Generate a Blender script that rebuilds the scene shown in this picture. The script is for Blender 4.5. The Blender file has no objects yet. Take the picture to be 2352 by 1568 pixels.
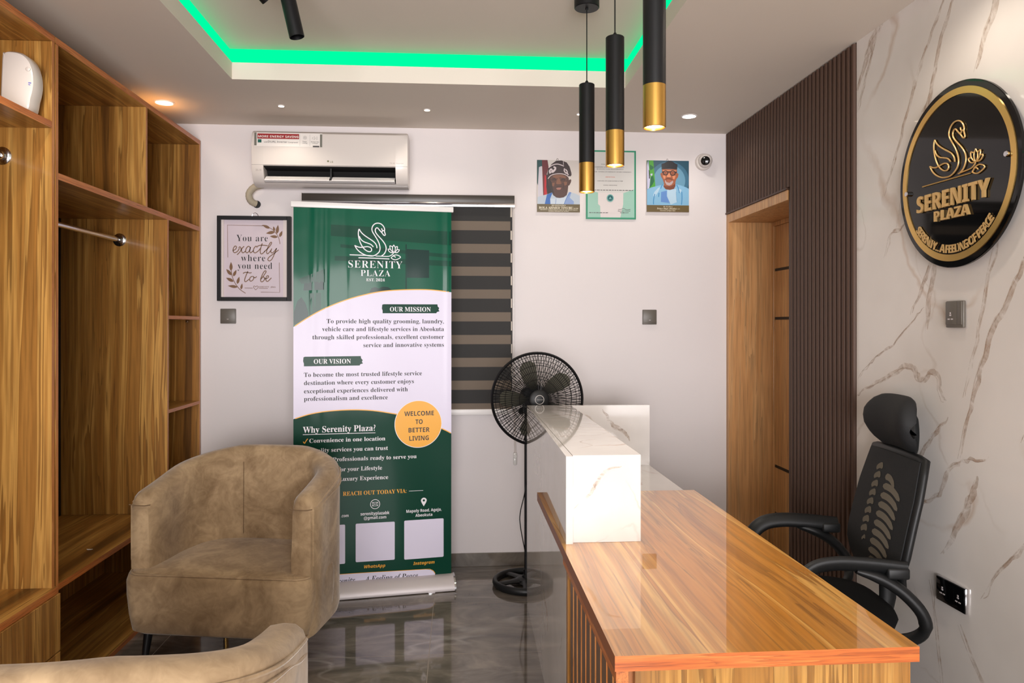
import bpy, bmesh, math, random
from mathutils import Vector, Matrix
PI = math.pi
random.seed(7)
SC = bpy.context.scene
COL = SC.collection

# ---------------------------------------------------------------- camera
cam_d = bpy.data.cameras.new('camera'); cam = bpy.data.objects.new('camera', cam_d); COL.objects.link(cam)
cam_d.sensor_width = 36.0; cam_d.lens = 36.0 * 1730 / 2352
cam_d.shift_y = -36 / 2352; cam_d.clip_start = 0.02
cam.location = (0, 0, 1.43); cam.rotation_euler = (PI / 2, 0, math.radians(-4.1))
SC.camera = cam

# ---------------------------------------------------------------- colour management, world
SC.view_settings.view_transform = 'Standard'; SC.view_settings.look = 'None'
SC.view_settings.gamma = 1.0; SC.view_settings.use_curve_mapping = False
SC.view_settings.exposure = 0.34
SC.cycles.max_bounces = 8; SC.cycles.diffuse_bounces = 4; SC.cycles.glossy_bounces = 4
SC.cycles.transparent_max_bounces = 8; SC.cycles.sample_clamp_indirect = 6.0
W = bpy.data.worlds.new('daylight'); SC.world = W; W.use_nodes = True
W.node_tree.nodes['Background'].inputs[0].default_value = (0.85, 0.92, 1.0, 1)
W.node_tree.nodes['Background'].inputs[1].default_value = 1.0

# ---------------------------------------------------------------- large area light: added front fill for an unseen source behind the camera
def area(name, loc, rot, sx, sy, power, col=(1, 1, 1), spread=180):
    l = bpy.data.lights.new(name, 'AREA'); l.shape = 'RECTANGLE'; l.size = sx; l.size_y = sy
    l.energy = power; l.color = col; l.spread = math.radians(spread)
    o = bpy.data.objects.new(name, l); COL.objects.link(o); o.location = loc; o.rotation_euler = rot
    return o
area('front_daylight', (0.0, -4.2, 1.15), (PI / 2 + 0.16, 0, 0), 3.6, 2.4, 420, (1.0, 0.955, 0.955))

# ---------------------------------------------------------------- helpers: colours and materials
def c(r, g, b):
    f = lambda v: (v / 255 / 12.92) if v / 255 <= 0.04045 else ((v / 255 + 0.055) / 1.055) ** 2.4
    return (f(r), f(g), f(b), 1.0)

def mat(name, col, rough=0.5, metal=0.0, coat=0.0, emit=None, estr=0.0, spec=0.5, sheen=0.0, alpha=1.0, trans=0.0, coat_rough=0.05):
    m = bpy.data.materials.new(name); m.use_nodes = True
    b = m.node_tree.nodes['Principled BSDF']; I = b.inputs
    I['Base Color'].default_value = col; I['Roughness'].default_value = rough; I['Metallic'].default_value = metal
    I['Coat Weight'].default_value = coat; I['Coat Roughness'].default_value = coat_rough
    I['Specular IOR Level'].default_value = spec; I['Sheen Weight'].default_value = sheen
    I['Alpha'].default_value = alpha; I['Transmission Weight'].default_value = trans
    if emit: I['Emission Color'].default_value = emit; I['Emission Strength'].default_value = estr
    return m

class NT:
    def __init__(s, m): s.m = m; s.t = m.node_tree; s.b = s.t.nodes['Principled BSDF']
    def n(s, typ, ins=None, **at):
        x = s.t.nodes.new(typ)
        for k, v in at.items(): setattr(x, k, v)
        for k, v in (ins or {}).items():
            if hasattr(v, 'is_linked') or isinstance(v, bpy.types.NodeSocket): s.t.links.new(v, x.inputs[k])
            else: x.inputs[k].default_value = v
        return x
    def coord(s, scale=(1, 1, 1), rot=(0, 0, 0), loc=(0, 0, 0)):
        tc = s.n('ShaderNodeTexCoord')
        return s.n('ShaderNodeMapping', {'Vector': tc.outputs['Object'], 'Scale': scale, 'Rotation': rot, 'Location': loc}).outputs[0]
    def noise(s, vec, scale=1, detail=2, dist=0, rough=0.5):
        return s.n('ShaderNodeTexNoise', {'Vector': vec, 'Scale': scale, 'Detail': detail, 'Distortion': dist, 'Roughness': rough}).outputs['Fac']
    def ramp(s, fac, stops):
        r = s.n('ShaderNodeValToRGB', {'Fac': fac}); e = r.color_ramp.elements
        while len(e) < len(stops): e.new(0.5)
        for q, (p, col) in zip(e, stops): q.position = p; q.color = col
        return r.outputs[0]
    def mix(s, f, a, b, mode='MIX'):
        x = s.n('ShaderNodeMix', data_type='RGBA', blend_type=mode)
        for i, v in ((0, f), (6, a), (7, b)):
            if isinstance(v, bpy.types.NodeSocket): s.t.links.new(v, x.inputs[i])
            else: x.inputs[i].default_value = v
        return x.outputs[2]
    def math(s, op, a, b=0.0, cl=False):
        x = s.n('ShaderNodeMath', operation=op, use_clamp=cl)
        for i, v in ((0, a), (1, b)):
            if isinstance(v, bpy.types.NodeSocket): s.t.links.new(v, x.inputs[i])
            else: x.inputs[i].default_value = v
        return x.outputs[0]
    def to(s, out, name): s.t.links.new(out, s.b.inputs[name])
    def bump(s, h, strength=0.2, dist=0.002):
        s.to(s.n('ShaderNodeBump', {'Height': h, 'Strength': strength, 'Distance': dist}).outputs[0], 'Normal')

def g(v): return (v, v, v, 1)

def wood(name, axis, dark, mid, light, rough=0.35, coat=0.25, k=9.0, contrast=1.0, seed=0.0, lines=0.75):
    m = mat(name, mid, rough, coat=coat, coat_rough=0.12); t = NT(m)
    sc = [k, k, k]; sc[axis] = k * 0.022
    v = t.coord(tuple(sc), loc=(seed, seed * 0.7, seed * 1.3))
    wv = t.coord(tuple(2.2 if i != axis else 0.75 for i in range(3)), loc=(seed, 2.0, 1.0))
    warp = t.n('ShaderNodeTexNoise', {'Vector': wv, 'Scale': 1.0, 'Detail': 1.0}).outputs['Color']
    vv = t.n('ShaderNodeVectorMath', {0: v, 1: t.n('ShaderNodeVectorMath', {0: warp, 1: (0.8, 0.8, 0.8)}, operation='MULTIPLY').outputs[0]}, operation='ADD').outputs[0]
    n1 = t.noise(vv, 1.0, 4.0, 0.1, 0.62)
    fs = [k * 9] * 3; fs[axis] = k * 0.35
    n2 = t.noise(t.coord(tuple(fs)), 1.0, 2.0, 0.3, 0.6)
    lo = 0.5 - 0.22 / contrast; hi = 0.5 + 0.22 / contrast
    base = t.ramp(n1, [(lo, dark), (lo + (hi - lo) * .30, mid), (lo + (hi - lo) * .50, tuple(0.7 * a + 0.3 * b for a, b in zip(mid, light))), (lo + (hi - lo) * .60, light), (lo + (hi - lo) * .655, mid), (lo + (hi - lo) * .80, tuple(0.8 * a + 0.2 * b for a, b in zip(mid, light))), (hi, tuple(0.5 * a + 0.5 * b for a, b in zip(dark, mid)))])
    fine = t.ramp(n2, [(0.32, g(0.52)), (0.6, g(1.0))])
    fl = t.math('FRACT', t.math('MULTIPLY', n1, 9.0)); ln = t.ramp(fl, [(0.0, g(0.55)), (0.10, g(0.72)), (0.26, g(1.0))])
    base = t.mix(lines, base, ln, 'MULTIPLY')
    t.to(t.mix(0.6, base, fine, 'MULTIPLY'), 'Base Color')
    return m

def veins(t, vec, s1, width, mask_scale, mlo, mhi):
    # a ridge where two noises cross, broken up by a larger mask
    wv = t.n('ShaderNodeTexNoise', {'Vector': vec, 'Scale': s1 * 2.3, 'Detail': 4.0, 'Roughness': 0.6}).outputs['Color']
    q = t.n('ShaderNodeVectorMath', {0: vec, 1: t.n('ShaderNodeVectorMath', {0: wv, 1: (0.22 / s1, 0.22 / s1, 0.22 / s1)}, operation='MULTIPLY').outputs[0]}, operation='ADD').outputs[0]
    n = t.noise(q, s1, 1.5, 0.0, 0.5)
    r = t.math('ABSOLUTE', t.math('SUBTRACT', n, 0.5))
    line = t.math('SUBTRACT', 1.0, t.math('DIVIDE', r, width), cl=True)
    mk = t.ramp(t.noise(vec, mask_scale, 2.0), [(mlo, g(0)), (mhi, g(1))])
    return t.math('MULTIPLY', line, mk)

def marble_white(name, rot, sc, rough=0.08, strength=0.8, loc=(0, 0, 0)):
    m = mat(name, c(232, 228, 224), rough, coat=0.3, coat_rough=0.03); t = NT(m)
    v = t.coord(sc, rot, loc)
    a = veins(t, v, 1.1, 0.012, 1.7, 0.5, 0.6)
    b = veins(t, v, 2.3, 0.010, 2.6, 0.52, 0.64)
    cloud = t.ramp(t.noise(v, 1.5, 4.0), [(0.35, c(214, 207, 201)), (0.65, c(229, 223, 218))])
    col = t.mix(t.math('MULTIPLY', a, strength), cloud, c(176, 140, 108))
    col = t.mix(t.math('MULTIPLY', b, strength * 0.6), col, c(170, 150, 132))
    t.to(col, 'Base Color'); return m

def velvet(name, light, dark):
    m = mat(name, light, 0.85, sheen=0.35, spec=0.2); t = NT(m); t.b.inputs['Sheen Roughness'].default_value = 0.4
    v = t.coord((1, 1, 1))
    n = t.noise(v, 4.2, 4.0, 1.2, 0.6); n2 = t.noise(v, 15.0, 4.0, 2.4, 0.6)
    f = t.math('ADD', t.math('MULTIPLY', n, 0.72), t.math('MULTIPLY', n2, 0.28))
    t.to(t.ramp(f, [(0.36, dark), (0.5, tuple(.5 * a + .5 * b for a, b in zip(light, dark))), (0.62, light)]), 'Base Color')
    t.bump(t.noise(v, 60, 3.0), 0.15, 0.002); return m

# ---------------------------------------------------------------- helpers: meshes
class MB:
    def __init__(s): s.bm = bmesh.new()
    def _m(s, faces, m):
        for f in faces: f.material_index = m
    def box(s, x0, y0, z0, x1, y1, z1, m=0, bev=0.0, seg=2, edge=None, ea=0):
        x0, x1 = min(x0, x1), max(x0, x1); y0, y1 = min(y0, y1), max(y0, y1); z0, z1 = min(z0, z1), max(z0, z1)
        vs = [s.bm.verts.new((x, y, z)) for x in (x0, x1) for y in (y0, y1) for z in (z0, z1)]
        fs = [s.bm.faces.new([vs[i] for i in q]) for q in ((0, 1, 3, 2), (4, 6, 7, 5), (0, 4, 5, 1), (2, 3, 7, 6), (0, 2, 6, 4), (1, 5, 7, 3))]
        s._m(fs, m)
        if edge is not None: fs[1 if ea == 0 else 2].material_index = edge
        if bev > 0:
            es = list({e for f in fs for e in f.edges})
            r = bmesh.ops.bevel(s.bm, geom=es, offset=bev, segments=seg, profile=0.5, affect='EDGES')
            if edge is None: s._m(r['faces'], m)
        return fs
    def loft(s, rings, m=0, closed=True, cap=True):
        R = [[s.bm.verts.new(p) for p in r] for r in rings]; n = len(R[0])
        for a, b in zip(R, R[1:]):
            for i in range(n if closed else n - 1):
                f = s.bm.faces.new((a[i], a[(i + 1) % n], b[(i + 1) % n], b[i])); f.material_index = m
        if cap and closed:
            for r in (R[0][::-1], R[-1]):
                f = s.bm.faces.new(r); f.material_index = m
        return R
    def tube(s, pts, r, n=8, m=0, loop=False, flat=None):
        pts = [Vector(p) for p in pts]; N = len(pts); rings = []
        rr = r if isinstance(r, (list, tuple)) else [r] * N
        up = None
        for i, p in enumerate(pts):
            a = pts[(i - 1) % N] if (loop or i > 0) else p; b = pts[(i + 1) % N] if (loop or i < N - 1) else p
            d = (b - a).normalized()
            if up is None:
                up = d.cross(Vector((0, 0, 1)));
                if up.length < 0.1: up = d.cross(Vector((0, 1, 0)))
            up = (up - d * up.dot(d)).normalized(); sd = d.cross(up)
            k = flat or 1.0
            rings.append([p + up * rr[i] * math.cos(2 * PI * j / n) + sd * rr[i] * k * math.sin(2 * PI * j / n) for j in range(n)])
        if loop:
            rings.append(rings[0]); R = [[s.bm.verts.new(p) for p in q] for q in rings[:-1]]; R.append(R[0])
            for a, b in zip(R, R[1:]):
                for i in range(n):
                    f = s.bm.faces.new((a[i], a[(i + 1) % n], b[(i + 1) % n], b[i])); f.material_index = m
        else: s.loft(rings, m)
    def lathe(s, prof, o=(0, 0, 0), ax=(0, 0, 1), n=32, m=0, cap=True):
        # prof: (radius, height along ax)
        a = Vector(ax).normalized(); u = a.orthogonal().normalized(); w = a.cross(u); o = Vector(o)
        self_r = [[o + a * h + (u * math.cos(2 * PI * j / n) + w * math.sin(2 * PI * j / n)) * max(r, 1e-5) for j in range(n)] for r, h in prof]
        s.loft(self_r, m, cap=cap)
    def cyl(s, p0, p1, r0, r1=None, n=24, m=0):
        p0 = Vector(p0); p1 = Vector(p1); L = (p1 - p0).length
        s.lathe([(r0, 0), (r0 if r1 is None else r1, L)], p0, p1 - p0, n, m)
    def prism(s, poly, fr, d0, d1, m=0, mside=None):
        # poly: 2-D outline, fr(u,v,w) -> 3-D
        a = [s.bm.verts.new(fr(u, v, d0)) for u, v in poly]; b = [s.bm.verts.new(fr(u, v, d1)) for u, v in poly]
        n = len(poly)
        for f in (s.bm.faces.new(a[::-1]), s.bm.faces.new(b)): f.material_index = m
        for i in range(n):
            f = s.bm.faces.new((a[i], a[(i + 1) % n], b[(i + 1) % n], b[i])); f.material_index = m if mside is None else mside
    def poly(s, pts, fr, w=0.0, m=0, du=0.0):
        t = bmesh.new(); vs = [t.verts.new((p[0], p[1], 0)) for p in pts]; t.faces.new(vs)
        bmesh.ops.triangulate(t, faces=t.faces[:])
        if du:
            lo = min(p[0] for p in pts); hi = max(p[0] for p in pts); x = lo + du
            while x < hi - 1e-4:
                bmesh.ops.bisect_plane(t, geom=t.verts[:] + t.edges[:] + t.faces[:], plane_co=(x, 0, 0), plane_no=(1, 0, 0)); x += du
        t.verts.index_update()
        s.raw([tuple(v.co) for v in t.verts], [[v.index for v in f.verts] for f in t.faces], fr, w, m); t.free()
    def raw(s, verts, faces, fr, w=0.0, m=0):
        vs = [s.bm.verts.new(fr(x, y, w + z)) for x, y, z in verts]
        for q in faces:
            try: f = s.bm.faces.new([vs[i] for i in q]); f.material_index = m
            except ValueError: pass
    def stroke(s, pts, wd, fr, w=0.0, m=0, smooth=4, loop=False):
        p = spline(pts, smooth, loop) if smooth else [Vector((a[0], a[1])) for a in pts]
        N = len(p); L = []; Rr = []
        ws = wd if isinstance(wd, list) else None
        for i in range(N):
            a = p[(i - 1) % N] if (loop or i) else p[i]; b = p[(i + 1) % N] if (loop or i < N - 1) else p[i]
            d = (b - a)
            if d.length < 1e-9: d = Vector((1, 0))
            d.normalize(); nn = Vector((-d.y, d.x))
            h = (wd if ws is None else ws[0] + (ws[1] - ws[0]) * math.sin(PI * i / max(1, N - 1))) / 2
            L.append(p[i] + nn * h); Rr.append(p[i] - nn * h)
        V = [(q.x, q.y, 0) for q in L] + [(q.x, q.y, 0) for q in Rr]
        F = [[i, N + i, N + (i + 1) % N, (i + 1) % N] for i in range(N if loop else N - 1)]
        s.raw(V, F, fr, w, m)
    def text(s, txt, style, x0, x1, base, fr, w=0.0, m=0, cap=None, ext=0.0, align=None):
        V, F, bb, ch = text_mesh(txt, style, ext)
        sx = (x1 - x0) / (bb[1] - bb[0]); sy = (cap / ch) if cap else sx; 
        if align == 'L': sx = sy
        s.raw([(x0 + (x - bb[0]) * sx, base + y * sy, z) for x, y, z in V], F, fr, w, m)
    def build(s, name, mats, parent=None, smooth=35, world=True, origin=None, fix=True):
        if fix: bmesh.ops.recalc_face_normals(s.bm, faces=s.bm.faces[:])
        me = bpy.data.meshes.new(name)
        for f in s.bm.faces: f.smooth = smooth > 0
        if parent is not None:
            if world: s.bm.transform(MW(parent).inverted())
        else:
            if origin is None:
                lo = [min(v.co[i] for v in s.bm.verts) for i in range(3)]; hi = [max(v.co[i] for v in s.bm.verts) for i in range(3)]
                origin = ((lo[0] + hi[0]) / 2, (lo[1] + hi[1]) / 2, lo[2])
            s.bm.transform(Matrix.Translation(-Vector(origin)))
        s.bm.to_mesh(me); s.bm.free()
        if smooth > 0:
            try: me.set_sharp_from_angle(angle=math.radians(smooth))
            except Exception: pass
        for q in (mats if isinstance(mats, (list, tuple)) else [mats]): me.materials.append(q)
        o = bpy.data.objects.new(name, me); COL.objects.link(o)
        if parent is not None: o.parent = parent
        else: o.location = origin
        return o

def MW(o):
    m = Matrix.LocRotScale(o.location, o.rotation_euler, o.scale)
    return MW(o.parent) @ m if o.parent else m

def spline(pts, k=4, loop=False):
    P = [Vector(p) for p in pts]; n = len(P); out = []
    for i in range(n if loop else n - 1):
        a = P[(i - 1) % n] if (loop or i) else P[i]; b = P[i]; cc = P[(i + 1) % n]
        d = P[(i + 2) % n] if (loop or i < n - 2) else cc
        for j in range(k):
            t = j / k
            out.append(0.5 * ((2 * b) + (cc - a) * t + (2 * a - 5 * b + 4 * cc - d) * t * t + (3 * b - a - 3 * cc + d) * t ** 3))
    if not loop: out.append(P[-1])
    return out

STY = {'S': (0x1D400, 0x1D41A, 0x1D7CE), 'K': (0x1D4D0, 0x1D4EA, None), 'SI': (0x1D468, 0x1D482, 0x1D7CE), 'B': (0x1D5D4, 0x1D5EE, 0x1D7EC), 'BI': (0x1D63C, 0x1D656, 0x1D7EC), 'SL': (0x1D400, 0x1D41A, 0x1D7CE), 'P': None}
_tc = {}
def conv(txt, style):
    k = STY[style]
    if not k: return txt
    o = ''
    for ch in txt:
        if 'A' <= ch <= 'Z': o += chr(k[0] + ord(ch) - 65)
        elif 'a' <= ch <= 'z': o += chr(k[1] + ord(ch) - 97)
        elif ch.isdigit() and k[2]: o += chr(k[2] + int(ch))
        else: o += ch
    return o
def _tm(txt, ext, off=0.0):
    cu = bpy.data.curves.new('t', 'FONT'); cu.body = txt; cu.size = 1; cu.extrude = ext; cu.resolution_u = 3; cu.offset = off; cu.space_character = 1.10 if off < -.01 else 1.0
    o = bpy.data.objects.new('t', cu)
    ts = bpy.data.scenes.new('lettering'); ts.collection.objects.link(o); vl = ts.view_layers[0]; vl.update()
    e = o.evaluated_get(vl.depsgraph); me = e.to_mesh()
    V = [tuple(v.co) for v in me.vertices]; F = [list(p.vertices) for p in me.polygons]
    e.to_mesh_clear(); bpy.data.scenes.remove(ts); bpy.data.objects.remove(o); bpy.data.curves.remove(cu)
    return V, F
def text_mesh(txt, style, ext=0.0):
    k = (txt, style, ext)
    if k not in _tc:
        V, F = _tm(conv(txt, style), ext, {'SL': -.0115}.get(style, 0.0))
        H = max(v[1] for v in _tm(conv('H', style), 0)[0]) if ('h', style) not in _tc else _tc[('h', style)]
        _tc[('h', style)] = H
        _tc[k] = (V, F, (min(v[0] for v in V), max(v[0] for v in V)), H)
    return _tc[k]

def thing(name, label, cat, loc=(0, 0, 0), rotz=0.0, group=None):
    o = bpy.data.objects.new(name, None); COL.objects.link(o); o.location = loc; o.rotation_euler = (0, 0, rotz)
    o.empty_display_size = 0.1
    o['label'] = label; o['category'] = cat
    if group: o['group'] = group
    return o
def tag(o, label, cat, group=None):
    o['label'] = label; o['category'] = cat
    if group: o['group'] = group
    return o
def struct(o): o['kind'] = 'structure'; return o
def dup(root, loc, rotz, label, group=None):
    r = root.copy(); COL.objects.link(r); r.location = loc; r.rotation_euler = (0, 0, rotz); r['label'] = label
    if group: r['group'] = group
    for ch in list(root.children):
        q = ch.copy(); COL.objects.link(q); q.parent = r
        for gch in list(ch.children):
            d = gch.copy(); COL.objects.link(d); d.parent = q
    return r
def light_at(name, loc, power, col, size=0.05, spread=120, typ='SPOT', rot=(0, 0, 0), blend=0.6):
    l = bpy.data.lights.new(name, typ); l.energy = power; l.color = col
    if typ == 'SPOT': l.spot_size = math.radians(spread); l.spot_blend = blend; l.shadow_soft_size = size
    else: l.shadow_soft_size = size
    o = bpy.data.objects.new(name, l); COL.objects.link(o); o.location = loc; o.rotation_euler = rot
    return o

# ---------------------------------------------------------------- materials
M = {}
M['wall'] = mat('white_wall_paint', c(222, 215, 214), 0.55, spec=0.3)
t_ = NT(M['wall']); t_.bump(t_.noise(t_.coord(), 55, 4.0), 0.12, 0.002)
M['ceil'] = mat('ceiling_paint', c(225, 215, 203), 0.7, spec=0.2)
WD = (c(98, 62, 24), c(160, 108, 46), c(204, 154, 80))
M['wood_z'] = wood('teak_laminate_upright', 2, *WD, k=10.0)
M['wood_y'] = wood('teak_laminate_flat', 1, *WD, k=10.0, seed=3.1)
M['desk_y'] = wood('honey_laminate_top', 1, c(152, 90, 22), c(200, 130, 42), c(232, 176, 92), 0.35, 1.0, k=8.0, seed=5.3)
M['desk_y'].node_tree.nodes['Principled BSDF'].inputs['Coat IOR'].default_value = 1.6
M['desk_y'].node_tree.nodes['Principled BSDF'].inputs['Coat Roughness'].default_value = 0.02
M['desk_z'] = wood('honey_laminate_panel', 2, c(112, 72, 26), c(156, 106, 46), c(188, 140, 72), 0.3, 0.2, k=12.0, seed=1.3)
M['edge'] = wood('orange_edge_band', 1, c(150, 80, 34), c(196, 112, 52), c(212, 136, 72), 0.4, 0.1, k=30.0, seed=2.2)
M['edge_z'] = wood('orange_edge_band_upright', 2, c(160, 92, 42), c(200, 124, 60), c(218, 148, 84), 0.4, 0.1, k=30.0, seed=7.2)
M['edge_x'] = wood('orange_edge_band_near', 0, c(140, 66, 22), c(196, 100, 40), c(210, 122, 58), 0.4, 0.1, k=40.0, seed=6.2)
M['edge_dark'] = mat('brown_edge_band', c(140, 84, 50), 0.4)
M['oak'] = wood('light_oak_door', 2, c(158, 110, 62), c(194, 142, 88), c(210, 162, 108), 0.45, 0.1, k=9.0, contrast=0.7, seed=4.0)
M['marble'] = marble_white('white_marble_wall_tile', (0.0, 0.0, 0.0), (1, 1, 1), 0.16, 0.45)
M['marble_c'] = marble_white('white_marble_counter', (0.6, 0.3, 0.4), (1.6, 1.6, 1.6), 0.05, 0.9, (1.3, 0.2, 2.1))
M['vein'] = mat('golden_marble_vein', c(190, 156, 128), 0.16)
t_ = NT(M['vein']); v_ = t_.coord()
t_.to(t_.math('MULTIPLY', t_.ramp(t_.noise(v_, 16, 5.0, 0.8, 0.7), [(0.36, g(0.0)), (0.66, g(0.55))]), 1.0), 'Alpha')
t_.to(t_.mix(t_.noise(v_, 9, 2.0), c(202, 172, 148), c(178, 156, 138)), 'Base Color')
M['black'] = mat('satin_black', c(18, 18, 20), 0.42, spec=0.3)
M['black_pl'] = mat('black_plastic', c(21, 22, 23), 0.45, spec=.35)
M['black_gloss'] = mat('gloss_black_acrylic', c(6, 6, 7), 0.05, spec=0.4)
M['gold'] = mat('polished_gold', c(236, 194, 116), 0.2, metal=0.85)
M['gold_l'] = mat('satin_gold_lettering', c(226, 186, 122), 0.3, metal=0.55)
M['brass'] = mat('brushed_brass', c(205, 160, 84), 0.3, metal=1.0)
M['chrome'] = mat('chrome', c(215, 215, 218), 0.12, metal=1.0)
M['alu'] = mat('satin_aluminium', c(212, 204, 204), 0.5, metal=0.3)
M['white_pl'] = mat('white_plastic', c(216, 208, 202), 0.3, coat=0.2)
M['white_sat'] = mat('white_satin_rail', c(236, 232, 230), 0.35)
M['grey_sw'] = mat('dark_grey_switch_plastic', c(98, 92, 84), 0.4)
M['dark'] = mat('dark_recess', c(10, 10, 11), 0.6)
M['slat'] = mat('dark_brown_fluted_panel', c(80, 58, 46), 0.5, spec=.3)
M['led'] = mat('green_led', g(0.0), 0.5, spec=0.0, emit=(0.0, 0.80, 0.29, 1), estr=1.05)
M['lampw'] = mat('warm_lamp_face', g(1.0), 0.5, emit=(1.0, 0.82, 0.6, 1), estr=14.0)
M['lampc'] = mat('white_lamp_face', g(1.0), 0.5, emit=(1.0, 0.95, 0.88, 1), estr=14.0)
M['velvet'] = velvet('tan_velvet', c(184, 158, 124), c(134, 110, 82))
M['velvet_d'] = mat('velvet_seam', c(118, 95, 70), 0.9)

# ---------------------------------------------------------------- floor
M['floor'] = mat('grey_marble_floor_tile', c(92, 86, 84), 0.07, coat=0.25, coat_rough=0.03)
t_ = NT(M['floor']); v_ = t_.coord((1.2, 2.6, 1), (0, 0, 0.45))
a_ = veins(t_, v_, 1.6, 0.03, 1.3, 0.46, 0.62); b_ = t_.noise(v_, 2.2, 6.0, 1.4, 0.62)
col_ = t_.ramp(b_, [(0.3, c(80, 73, 68)), (0.5, c(110, 102, 93)), (0.7, c(142, 131, 120))])
col_ = t_.mix(t_.math('MULTIPLY', a_, 0.45), col_, c(186, 180, 174))
tc_ = t_.n('ShaderNodeTexCoord').outputs['Object']; sp_ = t_.n('ShaderNodeSeparateXYZ', {0: tc_})
def grout(o, off): return t_.math('LESS_THAN', t_.math('FRACT', t_.math('DIVIDE', t_.math('ADD', o, off), 0.6)), 0.005)
gr_ = t_.math('MAXIMUM', grout(sp_.outputs[0], 0.127 + 6), grout(sp_.outputs[1], 0.6 * 7 - 3.89 + 6))
t_.to(t_.mix(gr_, col_, c(150, 138, 124)), 'Base Color')
t_.to(t_.math('ADD', 0.07, t_.math('MULTIPLY', gr_, 0.4)), 'Roughness')

b = MB(); b.box(-2.1, -1.8, -0.05, 1.95, 4.6, 0); struct(b.build('floor', M['floor'], smooth=0, origin=(0, 0, 0)))
b = MB(); b.box(-2.1, 4.49, 0, 1.64, 4.6, 2.6); struct(b.build('wall_back', M['wall'], smooth=0, origin=(0, 4.49, 0)))
b = MB(); b.box(-2.1, -1.8, 0, -2.03, 4.49, 2.6); struct(b.build('wall_left', M['wall'], smooth=0))
b = MB(); b.box(-1.48, 4.478, 0, 1.625, 4.49, 0.079, bev=0.002); struct(b.build('baseboard_back', M['floor'], smooth=0))
# front wall (behind the camera) with an unseen opening added to let the front fill in
b = MB(); b.box(-2.1, -1.9, 0, -1.4, -1.8, 2.6); b.box(1.4, -1.9, 0, 1.95, -1.8, 2.6); b.box(-1.4, -1.9, 2.42, 1.4, -1.8, 2.6); b.box(-1.4, -1.9, 0, 1.4, -1.8, 0.28)
struct(b.build('wall_front', M['wall'], smooth=0))

# ---------------------------------------------------------------- ceiling with lit tray
TX0, TX1, TY0, TY1 = -1.07, 0.82, -0.6, 3.66
OX0, OX1, OY0, OY1 = -2.1, 1.95, -1.9, 4.6
b = MB()
def ring(z0, z1, i0, i1, j0, j1, o0, o1, p0, p1):
    b.box(o0, p0, z0, i0, p1, z1); b.box(i1, p0, z0, o1, p1, z1)
    b.box(i0, p0, z0, i1, j0, z1); b.box(i0, j1, z0, i1, p1, z1)
ring(2.60, 2.614, TX0, TX1, TY0, TY1, OX0, OX1, OY0, OY1)                       # soffit
L_ = 0.014
ring(2.614, 2.68, TX0, TX1, TY0, TY1, TX0 - L_, TX1 + L_, TY0 - L_, TY1 + L_)   # lip
R_ = 0.26
ring(2.614, 2.75, TX0 - R_, TX1 + R_, TY0 - R_, TY1 + R_, OX0, OX1, OY0, OY1)
b.box(OX0, OY0, 2.75, OX1, OY1, 2.80)
struct(b.build('ceiling', M['ceil'], smooth=0, origin=(0, 0, 2.6)))
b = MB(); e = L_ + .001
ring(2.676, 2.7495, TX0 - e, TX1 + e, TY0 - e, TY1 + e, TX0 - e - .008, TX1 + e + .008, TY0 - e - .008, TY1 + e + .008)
tag(b.build('led_strip', M['led']), 'glowing green light strip running round the recessed ceiling tray', 'light strip')  # emissive band above the lip stands in for green light cast on the ceiling

# ---------------------------------------------------------------- right wall: marble, fluted panel, door
b = MB(); b.box(1.64, -1.8, 0, 1.95, 2.997, 2.6)
fr = lambda u, v, w: (1.6396 - w, u, v)      # u along the wall (y), v up
from_px = None
VE = [([(2.99, 2.40), (2.93, 2.50), (2.86, 2.58), (2.80, 2.6)], .05), ([(2.98, 2.32), (2.92, 2.44), (2.84, 2.57)], .02),
      ([(2.80, 1.93), (2.72, 2.05), (2.66, 2.18), (2.60, 2.30), (2.52, 2.42), (2.45, 2.52), (2.40, 2.6)], .018),
      ([(2.70, 1.80), (2.66, 1.98), (2.60, 2.12), (2.52, 2.22), (2.47, 2.36), (2.40, 2.50), (2.34, 2.6)], .026),
      ([(2.28, 2.25), (2.22, 2.36), (2.16, 2.50), (2.10, 2.58)], .04), ([(2.78, 1.70), (2.74, 1.78), (2.66, 1.80), (2.60, 1.86)], .012),
      ([(2.99, 1.14), (2.90, 1.19), (2.78, 1.23), (2.66, 1.28), (2.60, 1.27), (2.56, 1.24), (2.48, 1.27), (2.45, 1.20), (2.43, 1.18)], .03),
      ([(2.97, 1.22), (2.88, 1.29), (2.74, 1.36), (2.62, 1.44), (2.55, 1.50)], .01),
      ([(2.62, 1.48), (2.56, 1.56), (2.50, 1.66), (2.46, 1.76), (2.43, 1.86)], .02), ([(2.53, 1.42), (2.51, 1.55), (2.47, 1.70)], .03),
      ([(2.36, 1.0), (2.31, 1.14), (2.26, 1.28), (2.20, 1.42), (2.12, 1.54), (2.05, 1.66), (2.00, 1.80)], .03),
      ([(2.33, 1.2), (2.28, 1.36), (2.24, 1.5), (2.16, 1.74), (2.08, 1.9)], .012),
      ([(2.62, 0.88), (2.56, 0.98), (2.48, 1.06), (2.42, 1.12)], .024), ([(2.60, 0.72), (2.55, 0.80), (2.46, 0.86), (2.40, 0.96), (2.30, 1.0), (2.22, 1.02)], .022),
      ([(2.44, 0.66), (2.36, 0.78), (2.30, 0.88), (2.27, 0.95)], .04), ([(2.24, 0.58), (2.16, 0.70), (2.08, 0.78), (1.98, 0.90)], .014),
      ([(2.5, 0.55), (2.47, 0.38), (2.44, 0.20)], .01), ([(2.35, .45), (2.2, .25), (2.12, .1)], .02), ([(2.08, 1.1), (1.98, 1.22), (1.9, 1.4)], .02)]
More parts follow.
